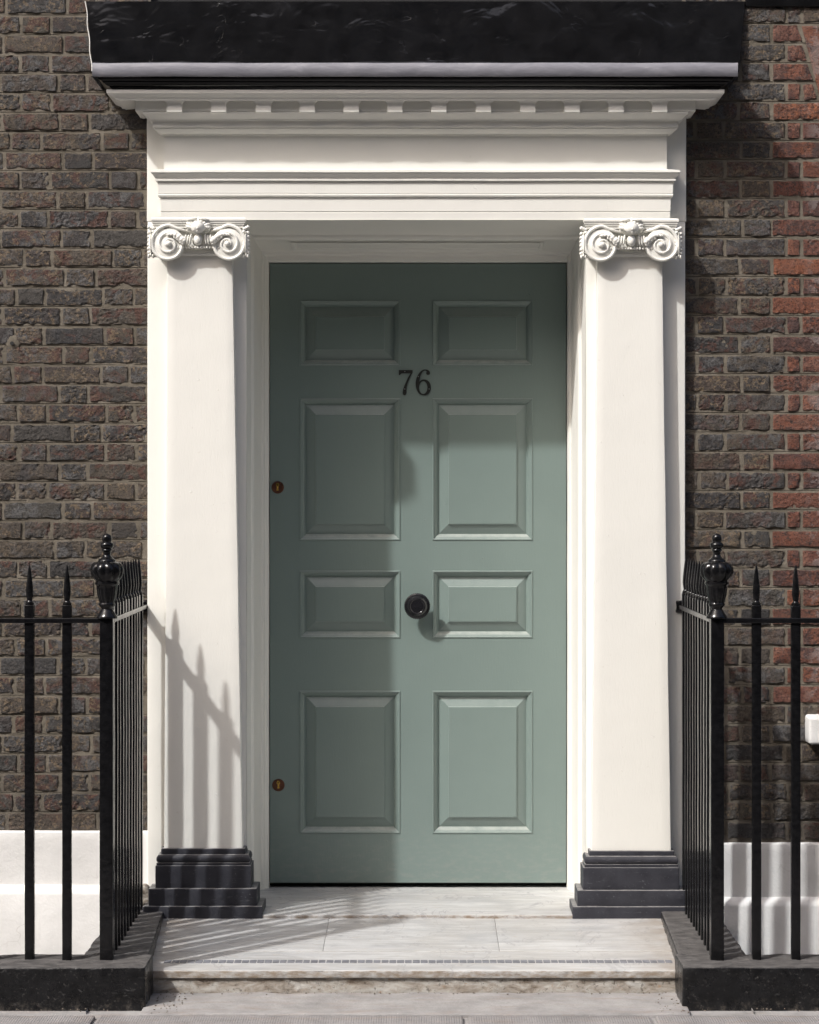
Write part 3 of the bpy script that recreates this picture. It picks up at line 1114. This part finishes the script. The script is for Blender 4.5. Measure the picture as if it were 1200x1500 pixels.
# capitals
def capital(cx, zt, mir, sd):
    """carved angular Ionic capital; cx centre, zt underside of the lintel"""
    u = (DW - .10) / FPX                             # metres per pixel at its depth
    yf = -.118
    m = MB()
    hw = 66 * u
    pr = [(.004, zt + .003), (.010, zt - .8 * u), (.010, zt - 3.8 * u), (.0065, zt - 4.2 * u), (.0065, zt - 7.0 * u), (.003, zt - 7.4 * u), (.003, zt - 10 * u), (-.001, zt - 10.4 * u), (-.001, zt - 14 * u), (-.02, zt - 15 * u)]
    m.loft([(p, z, p * .9) for p, z in pr], cx - hw, cx + hw, yf + .012, YB + .01, .02, .0012, sd)
    m.box(cx - hw + .012, cx + hw - .012, yf + .034, YB + .01, zt - 54 * u, zt - 13 * u)        # core
    m.loft([(.0, zt - 45 * u), (.007, zt - 46 * u), (.009, zt - 48.5 * u), (.006, zt - 50 * u), (.008, zt - 51 * u), (.002, zt - 54 * u)], cx - 46 * u, cx + 46 * u, yf + .036, YB + .01, .02, .0006, sd)
    cap = m.build('capital', MCAP, dc, 40, recalc=True)
    # volutes
    for s in (-1, 1):
        v = MB()
        vx, vz = cx + s * 43 * u, zt - 38 * u
        pts, rad = [], []
        N = 90
        for k in range(N):
            t = k / (N - 1)
            a = math.pi * .5 - s * 0 + t * 2 * math.pi * 2.35
            r = (23.5 * (1 - t) ** 1.15 + 4.2) * u
            ang = math.pi / 2 + (a - math.pi / 2)
            x = vx + s * (-math.cos(ang + math.pi)) * r * (-1)
            x = vx + s * math.sin(a - math.pi / 2) * r
            z = vz + math.cos(a - math.pi / 2) * r
            pts.append((x, yf + .006 - .010 * t, z))
            rad.append((2.7 - 1.1 * t) * u)
        lead = [(cx + s * 10 * u, yf + .026, zt - 20.5 * u), (cx + s * 20 * u, yf + .020, zt - 17.5 * u), (cx + s * 32 * u, yf + .011, zt - 15 * u)]
        v.tube(lead + pts, [1.5 * u, 2.0 * u, 2.6 * u] + rad, 8)
        v.lathe([(23.0 * u, -.03), (23.0 * u, -.001), (20 * u, .0005), (12 * u, .004), (4 * u, .009)], (vx, yf + .0058, vz), 'y', 28)
        v.lathe([(4.2 * u, .0), (4.2 * u, .008), (3 * u, .012), (1 * u, .014)], (vx, yf - .004, vz), 'y', 12)
        # bolster roll and its leaf on the outer side
        v.tube([(vx + s * 20 * u, yf + .02 + .004 * k, vz - 17 * u + k * 2.4 * u * 6 / 6) for k in range(15)], 3.8 * u, 8)
        vo = v.build('volute', MCAP, cap, 40, recalc=True)
        lf = MB()
        lf.ell((cx + s * 69 * u, yf + .028, zt - 36 * u), (6.0 * u, .026, 19 * u), 14, 12)
        lf.ell((cx + s * 69.5 * u, yf + .012, zt - 36 * u), (1.1 * u, .016, 18 * u), 8, 10)
        for k in range(6):
            t = k / 5
            zz = zt - (21 + 29 * t) * u
            lf.ell((cx + s * 72.6 * u, yf + .022, zz), (3.4 * u, .016, 2.7 * u), 8, 6, s * .6)
            lf.ell((cx + s * 66.2 * u, yf + .014, zz + 1.0 * u), (3.2 * u, .014, 2.6 * u), 8, 6, -s * .6)
        for k in range(3):
            lf.ell((cx + s * (67 + 2.6 * k) * u, yf + .02, zt - (15.5 - 1.2 * k) * u), (3.3 * u, .016, 3.0 * u), 8, 6)
        for k in range(3):
            lf.ell((cx + s * (66.5 + 3 * k) * u, yf + .018, zt - (55 - 2 * (k % 2)) * u), (2.3 * u, .014, 3.6 * u), 8, 6)
        lf.build('acanthus_leaf', MCAP, cap, 60)
        # husk springing from the volute over its eye
        hk = MB()
        for k in range(11):
            t = k / 10
            xx = cx + s * (21 + 24 * t) * u
            zz = zt - (34 - 10.5 * math.sin(math.pi * .5 * min(1, t * 1.35)) + 1.5 * t * t) * u
            r = (3.9 - 2.2 * t) * u * (1.12 if k % 2 else .95)
            hk.ell((xx, yf - .006, zz), (r * 1.25, r * 1.2, r), 8, 6, s * .6)
            if k < 6:
                hk.ell((xx + s * u, yf - .004, zz - 3.2 * u), (r * .8, r, r * .9), 8, 6)
        hk.build('husk', MCAP, cap, 60)
    # egg, darts, beads
    e = MB()
    e.ell((cx, yf + .002, zt - 32.0 * u), (6.6 * u, .020, 8.8 * u), 16, 12)
    e.tube([(cx + 7.8 * u * math.cos(a), yf + .012, zt - 31.5 * u + 10 * u * math.sin(a)) for a in np.linspace(math.pi * 1.02, math.pi * 1.98, 14)], 1.4 * u, 6)
    for s in (-1, 1):
        for k in range(4):
            e.ell((cx + s * (11 + 3.9 * k) * u, yf + .001, zt - (31.5 + (k % 2)) * u), (2.0 * u, .016, (8.6 - .6 * k) * u), 8, 8, -s * .14)
    for k in range(-7, 8):
        long_ = k in (-1, 0, 1)
        e.ell((cx + k * 4.3 * u, yf + .008, zt - 43.2 * u), ((2.9 if long_ else 1.95) * u, .010, 2.3 * u), 8, 6)
    e.build('egg_and_bead_moulding', MCAP, cap, 60)
    # boss: a small carved head in a shell
    h = MB()
    h.ell((cx, yf - .014, zt - 14.5 * u), (10.2 * u, .026, 9.2 * u), 18, 12)
    h.ell((cx + .2 * u, yf - .034, zt - 16.5 * u), (1.8 * u, .008, 2.6 * u), 8, 6)
    for s in (-1, 1):
        h.ell((cx + s * 3.6 * u, yf - .030, zt - 12.2 * u), (3.2 * u, .007, 1.3 * u), 8, 6, s * .35)
        h.ell((cx + s * 4.2 * u, yf - .027, zt - 18 * u), (3.0 * u, .008, 2.3 * u), 8, 6)
        h.ell((cx + s * 8.6 * u, yf + .002, zt - 14 * u), (2.6 * u, .012, 4.0 * u), 8, 6)
        h.ell((cx + s * 3 * u, yf - .018, zt - 7.2 * u), (4.2 * u, .012, 2.2 * u), 8, 6, s * .3)
    h.ell((cx, yf - .028, zt - 20.6 * u), (2.6 * u, .008, 1.6 * u), 8, 6)
    h.build('carved_head', MCAP, cap, 60)
    f = MB()
    f.ell((cx, yf + .020, zt - 11.5 * u), (20 * u, .012, 12.5 * u), 20, 10)
    for k in range(9):
        a = math.radians(-6 + 24 * k)
        f.ell((cx + math.cos(a) * 12.5 * u, yf + .006, zt - 12.5 * u + math.sin(a) * 8.2 * u), (6.8 * u, .008, 2.9 * u), 8, 6, -a * .9)
    for sx in (-1, 1):
        f.ell((cx + sx * 8.5 * u, yf + .006, zt - 1.6 * u), (8.2 * u, .016, 2.2 * u), 8, 6, sx * .12)
    f.build('shell', MCAP, cap, 60)


capital(X(291, -.10), ZSOF + .002, 1, 1)
capital(X(924.5, -.10), ZSOF - .002, -1, 2)

# ------------------------------------------------------------------ lead hood over the doorcase
hd = thing('lead_hood', 'black painted lead hood with grey lead edge resting on the white cornice', 'hood', (0, YW, Z(112, -.25)))
YG = -.252
zl0, zl1 = Z(112, YG), Z(92.5, YG)
gx0, gx1 = X(135, YG), X(1081, YG)
YCV = -.012
zcv = Z(93, YCV) - .03
# lead apron strip
m = MB()
xs = np.linspace(gx0, gx1, 120)
P = np.array([[(x, y, z) for x in xs] for y, z in ((YG + .02, zl1 + .003), (YG + .004, zl1 + .002), (YG, zl1 - .003), (YG - .001, (zl0 + zl1) / 2), (YG, zl0 + .002), (YG + .003, zl0), (YG + .012, zl0 + .001))])
Q = P.reshape(-1, 3)
w = fbm(Q * [1, .2, .5], 9, 2, 3).reshape(P.shape[:2])
P[..., 1] += .0016 * w
P[..., 2] += .0015 * fbm(Q * [1, .1, .1], 6, 7, 3).reshape(P.shape[:2])
m.grid(P[::-1])
for x, f_ in ((gx0, 1), (gx1, -1)):
    V = [(x, YG, zl0), (x, YW + .01, zl0), (x, YW + .01, zl1), (x, YG, zl1)]
    m.add(V, [(0, 1, 2, 3)] if f_ < 0 else [(3, 2, 1, 0)])
lt = np.array([[(x, y, z) for x in np.linspace(gx0, gx1, 160)] for y, z in ((YG + .018, zl1 - .002), (YG + .02, zl1 + .006), (YG + .028, zl1 + .010), (YG + .06, zl1 + .012), (YCV + .004, zl1 + .016))])
Q = lt.reshape(-1, 3)
lt[..., 2] += .009 * np.clip(fbm(Q * [1, .6, .6], 11, 31, 3), -.5, 1).reshape(lt.shape[:2]) * np.array([0, .8, 1, .5, 0])[:, None]
m2 = MB()
m2.grid(lt)
m2.build('lead_ledge', MLB, hd, 60)
m.build('lead_strip', ML, hd, 60)
# sloping black cover
m = MB()
xs = np.linspace(0, 1, 170)
ts = np.linspace(0, 1, 40)
zc0, zc1 = zl1 + .001, Z(3, YW)
tl0, tl1, tr0, tr1 = X(136, YCV), X(127, YW - .01), X(1083, YCV), X(1091, YW - .01)
P = np.zeros((40, 170, 3))
for i, t in enumerate(ts):
    P[i, :, 0] = (tl0 + (tl1 - tl0) * t) + xs * ((tr0 + (tr1 - tr0) * t) - (tl0 + (tl1 - tl0) * t))
    P[i, :, 1] = YCV + (YW - .012 - YCV) * t
    P[i, :, 2] = zcv + (zc1 - zcv) * t
Q = P.reshape(-1, 3)
d = .0022 * fbm(Q * [1, 2, 2], 5, 11, 2) + .0020 * np.abs(fbm(Q * [1, 2.2, 2.2], 13, 4, 3)) * np.clip(fbm(Q, 3, 8, 2) + .3, 0, 1)
d = d * 1.0
d = d.reshape(40, 170)
P[..., 1] -= d
m.grid(P)
for j, f_ in ((0, 1), (169, -1)):
    E = P[:, j]
    B = E.copy()
    B[:, 1] = YW + .01
    m.grid(np.stack([E, B], 0) if f_ > 0 else np.stack([B, E], 0))
m.build('lead_cover', MLB, hd, 60)
# white painted edge of the flashing at the left end
m = MB()
m.tube([(tl0 - .003 + (tl1 - tl0) * t + .002 * math.sin(t * 17), YCV + (YW - .014 - YCV) * t, zcv + (zc1 - zcv) * t) for t in ts], .0019, 6)
m.build('flashing_edge', MW, hd)
# black moulding under the lead
SB = 1.0
m = MB()
yb0 = YF
pr = [(.186, Z(112.3, YG)), (.184, Z(115, YG)), (.180, Z(119, -.23)), (.176, Z(120, -.23)), (.179, Z(121, -.23)), (.175, Z(123.5, -.23)), (.168, Z(126, -.22)), (.163, Z(127, -.22)), (.165, Z(128, -.22)), (.158, Z(131.4, -.21)), (.10, Z(131.6, -.21))]
xsl = [gx0 + .020, gx0 + .022, gx0 + .034, gx0 + .038, gx0 + .038, gx0 + .046, gx0 + .056, gx0 + .062, gx0 + .064, gx0 + .072, gx0 + .10]
R = []
n = 90
for (p, z), xl in zip(pr, xsl):
    xr = gx1 - (xl - gx0) + .004
    R.append([(xl, YW + .01, z)] + [(x, YF - p, z) for x in np.linspace(xl, xr, n)] + [(xr, YW + .01, z)])
P = np.array(R)
P[..., 2] += .0012 * fbm(P.reshape(-1, 3) * [1, .2, .2], 8, 3, 2).reshape(P.shape[:2])
m.grid(P)
m.build('black_moulding', MI, hd, 28)

# ------------------------------------------------------------------ door
dr = thing('door', 'sage green eight-panelled front door with black centre knob and number 76', 'door', ((DXL + DXR) / 2, YD, ZTHR))
ZDB = Z(1293, YD)
rows = ((440, 536), (583.5, 791.5), (836, 934.5), (1012, 1221))
colsx = ((439, 586.5), (633.5, 780.5))
OX = [(X(a, YD), X(b, YD)) for a, b in colsx]
OZ = [(Z(b, YD), Z(a, YD)) for a, b in rows]
m = MB()
x0, x1 = DXL + .003, DXR - .003
zt = ZDT - .003


def leaf_box(xa, xb, za, zb):
    nx, nz = max(1, int((xb - xa) / .04)), max(1, int((zb - za) / .04))
    P = np.array([[(xa + (xb - xa) * i / nx, YD, za + (zb - za) * j / nz) for j in range(nz + 1)] for i in range(nx + 1)])
    m.grid(P)


for a, b in ((x0, OX[0][0]), (OX[0][1], OX[1][0]), (OX[1][1], x1)):
    leaf_box(a, b, ZDB, zt)
zz = [ZDB] + [v for o_ in OZ[::-1] for v in o_] + [zt]
for k in range(0, len(zz), 2):
    for a, b in OX:
        leaf_box(a, b, zz[k], zz[k + 1])
# edges of the leaf
m.add([(x0, YD, ZDB), (x1, YD, ZDB), (x1, YD + .05, ZDB), (x0, YD + .05, ZDB)], [(3, 2, 1, 0)])
m.add([(x0, YD, zt), (x1, YD, zt), (x1, YD + .05, zt), (x0, YD + .05, zt)], [(0, 1, 2, 3)])
m.add([(x0, YD, ZDB), (x0, YD + .05, ZDB), (x0, YD + .05, zt), (x0, YD, zt)], [(0, 3, 2, 1)])
m.add([(x1, YD, ZDB), (x1, YD + .05, ZDB), (x1, YD + .05, zt), (x1, YD, zt)], [(0, 1, 2, 3)])
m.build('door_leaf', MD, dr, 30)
for zi, (za, zb) in enumerate(OZ):
    for (xa, xb) in OX:
        p = MB()
        p.rings(xa + .026, xb - .026, za + .026, zb - .026, YD, [(0, .0205), (.001, .020), (.038, .0082), (.0395, .0072), (.0405, .0022), (.0445, .001), (.047, .001)])
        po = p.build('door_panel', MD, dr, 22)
        f = MB()
        f.rings(xa, xb, za, zb, YD, [(0, .0), (.0006, -.0026), (.0032, -.0036), (.006, -.0026), (.007, .0016), (.0095, .0026), (.013, .0044), (.017, .0082), (.021, .0140), (.0235, .0182), (.0262, .0205)], cap=False)
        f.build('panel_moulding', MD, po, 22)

# knob
kx, kz = X(611.3, YD), Z(887, YD)
k_ = MB()
rib = lambda a, h: 1 + (.018 * math.cos(44 * a) if .048 < h < .066 else 0)
k_.lathe([(.030, 0), (.030, .008), (.017, .014), (.014, .040), (.024, .046), (.046, .049), (.0525, .052), (.0535, .057), (.0515, .0625), (.046, .065), (.043, .0655), (.041, .070), (.0385, .074), (.035, .076), (.033, .0785), (.0295, .0795), (.028, .078), (.0265, .077), (.012, .0768), (.001, .0767)],
         (kx, YD, kz), 'y', 176, rib)
k_.build('door_knob', MKNOB, dr, 30)
for py, px in ((714, 407), (1150, 408)):
    ex, ez = X(px, YD), Z(py, YD)
    e = MB().lathe([(.0255, -.001), (.0255, .003), (.0235, .0055), (.001, .006)], (ex, YD, ez), 'y', 28)
    eo = e.build('escutcheon', MBRZ, dr, 30)
    e = MB()
    e.tube([(ex + .005 * math.cos(a), YD - .008, ez + .0105 + .005 * math.sin(a)) for a in np.linspace(0, 2 * math.pi, 17)], .0028, 6)
    e.ell((ex, YD - .007, ez + .001), (.0042, .004, .006), 10, 6)
    e.rough(ex - .0045, ex + .0045, YD - .0105, YD - .005, ez - .013, ez - .0045, .004, .0018, 0)
    e.build('keyhole_cover', MBRA, eo, 40)


def num(pts):
    u = 70.0 / 1200.0
    return [(X(575 + x * u, YD), Z(535 + y * u, YD)) for x, y in pts]


def smooth_loop(pts, n=3):
    pts = np.array(pts, float)
    m_ = len(pts)
    out = []
    for i in range(m_):
        p0, p1, p2, p3 = pts[i - 1], pts[i], pts[(i + 1) % m_], pts[(i + 2) % m_]
        for k in range(n):
            t = k / n
            out.append(tuple(.5 * ((2 * p1) + (p2 - p0) * t + (2 * p0 - 5 * p1 + 4 * p2 - p3) * t * t + (3 * p1 - p0 - 3 * p2 + p3) * t ** 3)))
    return out


seven = [(160, 122), (508, 122), (508, 185), (465, 260), (420, 360), (380, 460), (360, 560), (352, 640), (355, 700), (335, 745), (305, 760), (275, 745), (258, 705), (265, 630), (290, 540), (330, 440), (385, 320), (455, 205), (250, 205), (215, 215), (190, 248), (160, 248)]
six = [(820, 108), (890, 118), (935, 160), (945, 200), (930, 235), (895, 243), (860, 232), (848, 200), (860, 165), (845, 143), (812, 137), (770, 155), (735, 205), (705, 270), (688, 340), (680, 410), (720, 375), (790, 358), (860, 370), (920, 415), (955, 480), (967, 560), (955, 640), (915, 710), (860, 748), (790, 757), (715, 740), (655, 695), (612, 620), (588, 530), (585, 430), (602, 330), (645, 235), (705, 160), (765, 118)]
hole = [(775 + 103 * math.cos(a), 562 + 160 * math.sin(a)) for a in np.linspace(0, 2 * math.pi, 28, endpoint=False)]
for nm, ol, hl, pins in (('numeral_seven', seven, [], ((312, 160), (310, 597))), ('numeral_six', smooth_loop(six), [hole], ((650, 285), (920, 597)))):
    o = MB().poly(num(ol), [num(h_) for h_ in hl], YD - .004, YD + .0005).build(nm, MNUM, dr, 0, recalc=True)
    pm = MB()
    for c in num(pins):
        pm.ell((c[0], YD - .004, c[1]), (.0022, .001, .0022), 8, 5)
    pm.build('fixing_pin', MPIN, o)

# ------------------------------------------------------------------ doorstep
st = thing('doorstep', 'worn white marble doorstep with grey mosaic strip along its front edge', 'doorstep', (0, -.9, 0))


def slope(V, n):
    V = V.copy()
    V[:, 2] += np.where(V[:, 2] > .03, zland(V[:, 1]) - ZL0, 0)
    V[:, 2] += .0016 * fbm(V, 3.2, 2, 3) + .0005 * fbm(V, 25, 3, 2)
    return V


JY = -.718
jx = [-.995, X(477.5, -.45), X(728.5, -.45), .955]
for a, b in zip(jx[:-1], jx[1:]):
    MB().rough(a + .0004, b - .0004, JY + .0010, -.02, 0, ZL0, .03, .0022, 0, 1, 1, faces='xXyYZ', fn=slope).build('marble_slab', MMAR, st)


def nosing(V, n):
    V = slope(V, n)
    fr = np.clip(-n[:, 1], 0, 1)
    c = np.clip(fbm(V * [1, .6, 1], 26, 6, 3) - .12, 0, 1)
    V[:, 1] += fr * (.010 * c + .003 * fbm(V, 60, 8, 2))
    V[:, 2] -= np.clip(n[:, 2], 0, 1) * np.clip(1 - (V[:, 1] + 1.022) / .012, 0, 1) * .012 * c
    return V


gs = MB()
gs.add([(-.98, -.99, zland(-.99) - .0018), (.94, -.99, zland(-.99) - .0018), (.94, -.15, zland(-.15) - .0018), (-.98, -.15, zland(-.15) - .0018)], [(0, 1, 2, 3)])
gs.build('grout', MM, st, 0)
MB().rough(-.955, .925, -1.022, JY - .0010, .052, ZL0, .011, .004, 0, 1, 1, faces='xXyzZ', fn=nosing).build('marble_nosing', MMAR, st)
MB().rough(-.95, .92, -1.012, -.9, -.02, .0535, .010, .003, .0028, 28, 8, faces='xXyZ').build('step_riser', MRI, st)
tx = X(240, -.9)
k = 0
tm = None
while tx < X(986, -.9):
    w = .0272 + random.uniform(-.0012, .0012)
    ya, yb = -.905, -.862
    zc = zland(-.884)
    t = MB()
    t.add([(0, ya, zland(ya) - .002), (w - .003, ya, zland(ya) - .002), (w - .003, yb, zland(yb) - .002), (0, yb, zland(yb) - .002),
           (.0006, ya + .0006, zland(ya) + .0016), (w - .0036, ya + .0006, zland(ya) + .0016), (w - .0036, yb - .0006, zland(yb) + .0016), (.0006, yb - .0006, zland(yb) + .0016)],
          [(4, 5, 6, 7), (0, 1, 5, 4), (1, 2, 6, 5), (2, 3, 7, 6), (3, 0, 4, 7)])
    if k % 9 != 4 or True:
        o = t.build('mosaic_tile', MTESS, None, 0)
        o.location = (tx, 0, random.uniform(-.0004, .0003))
        adopt(o, st)
    tx += w
    k += 1
MB().rough(-.668, .642, -.146, YD + .07, .06, ZTHR, .03, .004, .0012, 9, 3, faces='xXyYZ').build('threshold_slab', MTHR, st)

# ------------------------------------------------------------------ stone kerbs under the railings
ZK = .135
for s, (xi_f, xi_b, xo, lab) in enumerate(((-.926, -.986, -1.168, 'black painted stone kerb under the railing at the left of the doorstep'),
                                           (.887, .926, 1.137, 'black painted stone kerb under the railing at the right of the doorstep'))):
    sg = -1 if s == 0 else 1
    kt = thing('stone_kerb', lab, 'kerb', ((xi_f + xo) / 2, -1.1, 0))

    def kf(V, n, xi_f=xi_f, xi_b=xi_b, sg=sg):
        V = V.copy()
        V[:, 2] += np.where(V[:, 2] > .07, .003 * fbm(V, 5, 4, 3), 0)
        V = V + n * (.0035 * fbm(V, 30, 7, 3) - .006 * np.clip(fbm(V, 14, 9, 3) - .25, 0, 1))[:, None]
        return V

    def kr(V, n, xi_f=xi_f, xi_b=xi_b, xo=xo):
        V = kf(V, n)
        t = np.clip((V[:, 1] + 1.25) / 1.15, 0, 1)
        w = (V[:, 0] - xo) / (xi_f - xo)
        V[:, 0] += np.clip(w, 0, 1) * (xi_b - xi_f) * t
        return V
    # front stone (stops against the return) and return stone
    x0, x1 = sorted((xi_f, sg * 2.6))
    MB().rough(x0, x1, -1.25, -1.012, -.05, ZK, .014, .008, 0, 1, 1, fn=kf).build('kerb_stone', MK, kt, 50)
    x0, x1 = sorted((xi_f + sg * .002, xo))
    MB().rough(x0, x1, -1.0095, -.085 if s == 0 else -.085, -.05, ZK - .001, .014, .008, 0, 1, 1, fn=kr).build('kerb_stone', MK, kt, 50)

# ------------------------------------------------------------------ railings
YR = -1.105
ZR = 1.308                       # top of the rail
RT = .0175


def spear(z0):
    """spearhead above the rail, local to the bar's own axis"""
    m = MB()
    u = 8.095 / FPX
    pr = [(5.6, 0), (6.2, .6), (6.2, 3.6), (5.2, 4.2), (5.4, 4.8), (4.2, 6), (3.9, 7.4), (4.6, 11), (5.3, 16), (5.5, 20), (5.1, 27), (4.2, 36), (3.1, 46), (2.0, 54), (.5, 59.5)]
    m.lathe([(r * u, z0 + h * u) for r, h in pr], (0, 0, 0), 'z', 12, None, 1, .8)
    return m


def finial(o):
    u = .1 * 8.095 / FPX
    pr = [(152, 1332), (155, 1318), (150, 1300), (118, 1255), (96, 1215), (82, 1195), (88, 1178), (110, 1155), (121, 1132), (118, 1115), (108, 1100), (114, 1075), (138, 990), (150, 900), (155, 850), (168, 838), (178, 822), (178, 803), (163, 790), (172, 775),
          (205, 745), (232, 700), (246, 645), (244, 600), (226, 550), (190, 515), (130, 498), (128, 480), (118, 468), (92, 450), (64, 425), (54, 400), (54, 368), (60, 350), (74, 340), (74, 325), (66, 315), (84, 300), (98, 272), (98, 250), (86, 226), (64, 210), (70, 190), (71, 150), (60, 115), (36, 95), (4, 86)]
    zb = 1332

    def mod(a, h):
        y = zb - h / u
        if 505 < y < 785:
            e = math.sin(math.pi * (y - 505) / 280) ** .6
            return 1 - .13 * e * (1 - abs(math.cos(5 * a)))
        if 850 < y < 1090:
            return 1 + .035 * math.cos(12 * a)
        return 1
    m = MB()
    m.lathe([(r * u * 1.0, (zb - y) * u) for r, y in pr], o, 'z', 80, mod)
    return m


for s, (xc, xw, fx, lab) in enumerate(((-1.075, -1.086, [-1.212, -1.341, -1.472, -1.603, -1.734, -1.865, -1.996], 'black iron spearhead railing to the left of the door'),
                                       (1.021, 1.030, [1.157, 1.293, 1.427, 1.561, 1.695, 1.829, 1.963], 'black iron spearhead railing to the right of the door'))):
    sg = -1 if s == 0 else 1
    rt = thing('railing', lab, 'railing', (xc, YR, ZK), 'iron railings flanking the doorstep')
    h = .0155
    # rails
    xe = fx[-1] + sg * .2
    a, b = sorted((xc - sg * .020, xe))
    MB().rough(a, b, YR - .022, YR + .022, ZR - RT, ZR, .05, .003, .0008, 12, s).build('top_rail', MI, rt)
    m = MB()
    m.rough(-.022, .022, YR + .0225, YW + .01, ZR - RT - .0005, ZR - .0005, .04, .003, .0008, 12, 4 + s,
            fn=lambda V, n, xc=xc, xw=xw: np.column_stack([V[:, 0] + xc + (xw - xc) * np.clip((V[:, 1] - YR) / (-YR), 0, 1), V[:, 1], V[:, 2]]))
    m.build('return_rail', MI, rt)
    # socket in the wall
    m = MB().rough(xw - .03, xw + .03, (YB if s else YW) - .012, YW + .02, ZR - .032, ZR + .014, .01, .006, .006, 40, 3 + s)
    m.build('wall_socket', MI, rt)
    # corner post and finial
    cp = MB().rough(xc - .0225, xc + .0225, YR - .0225, YR + .0225, ZK - .03, ZR + .001, .08, .003, .0008, 9, 8 + s)
    cpo = cp.build('corner_post', MI, rt)
    finial((xc, YR, ZR - .002)).build('finial', MI, cpo, 45)
    # bars
    bm_ = MB().rough(-.0152, .0152, -.0152, .0152, ZK - .03, ZR + .044, .09, .002, .0009, 9, 30 + s)
    b0 = bm_.build('baluster', MI, None)
    b0.location = (fx[0], YR, 0)
    adopt(b0, rt)
    sh = spear(ZR + .043).build('spearhead', MI, None, 50)
    sh.parent = b0
    for x in fx[1:]:
        copy_part(b0, (x + random.uniform(-.0015, .0015), YR, random.uniform(-.003, .002)), rt).rotation_euler = (random.uniform(-.0012, .0012), random.uniform(-.0016, .0016), random.uniform(-.03, .03))
    for k in range(1, 12):
        y = YR + .0905 * k
        if y > -.06:
            break
        copy_part(b0, (xc + (xw - xc) * (y - YR) / (-YR), y, random.uniform(-.002, .002)), rt).rotation_euler = (0, random.uniform(-.0010, .0010), random.uniform(-.04, .04))
# lump of broken render by the left plinth
lb = MB().rough(-1.12, -1.045, -.055, YB + .01, .10, .215, .012, .02, .016, 30, 6)
lb.build('mortar_lump', MRI, dc, 50)
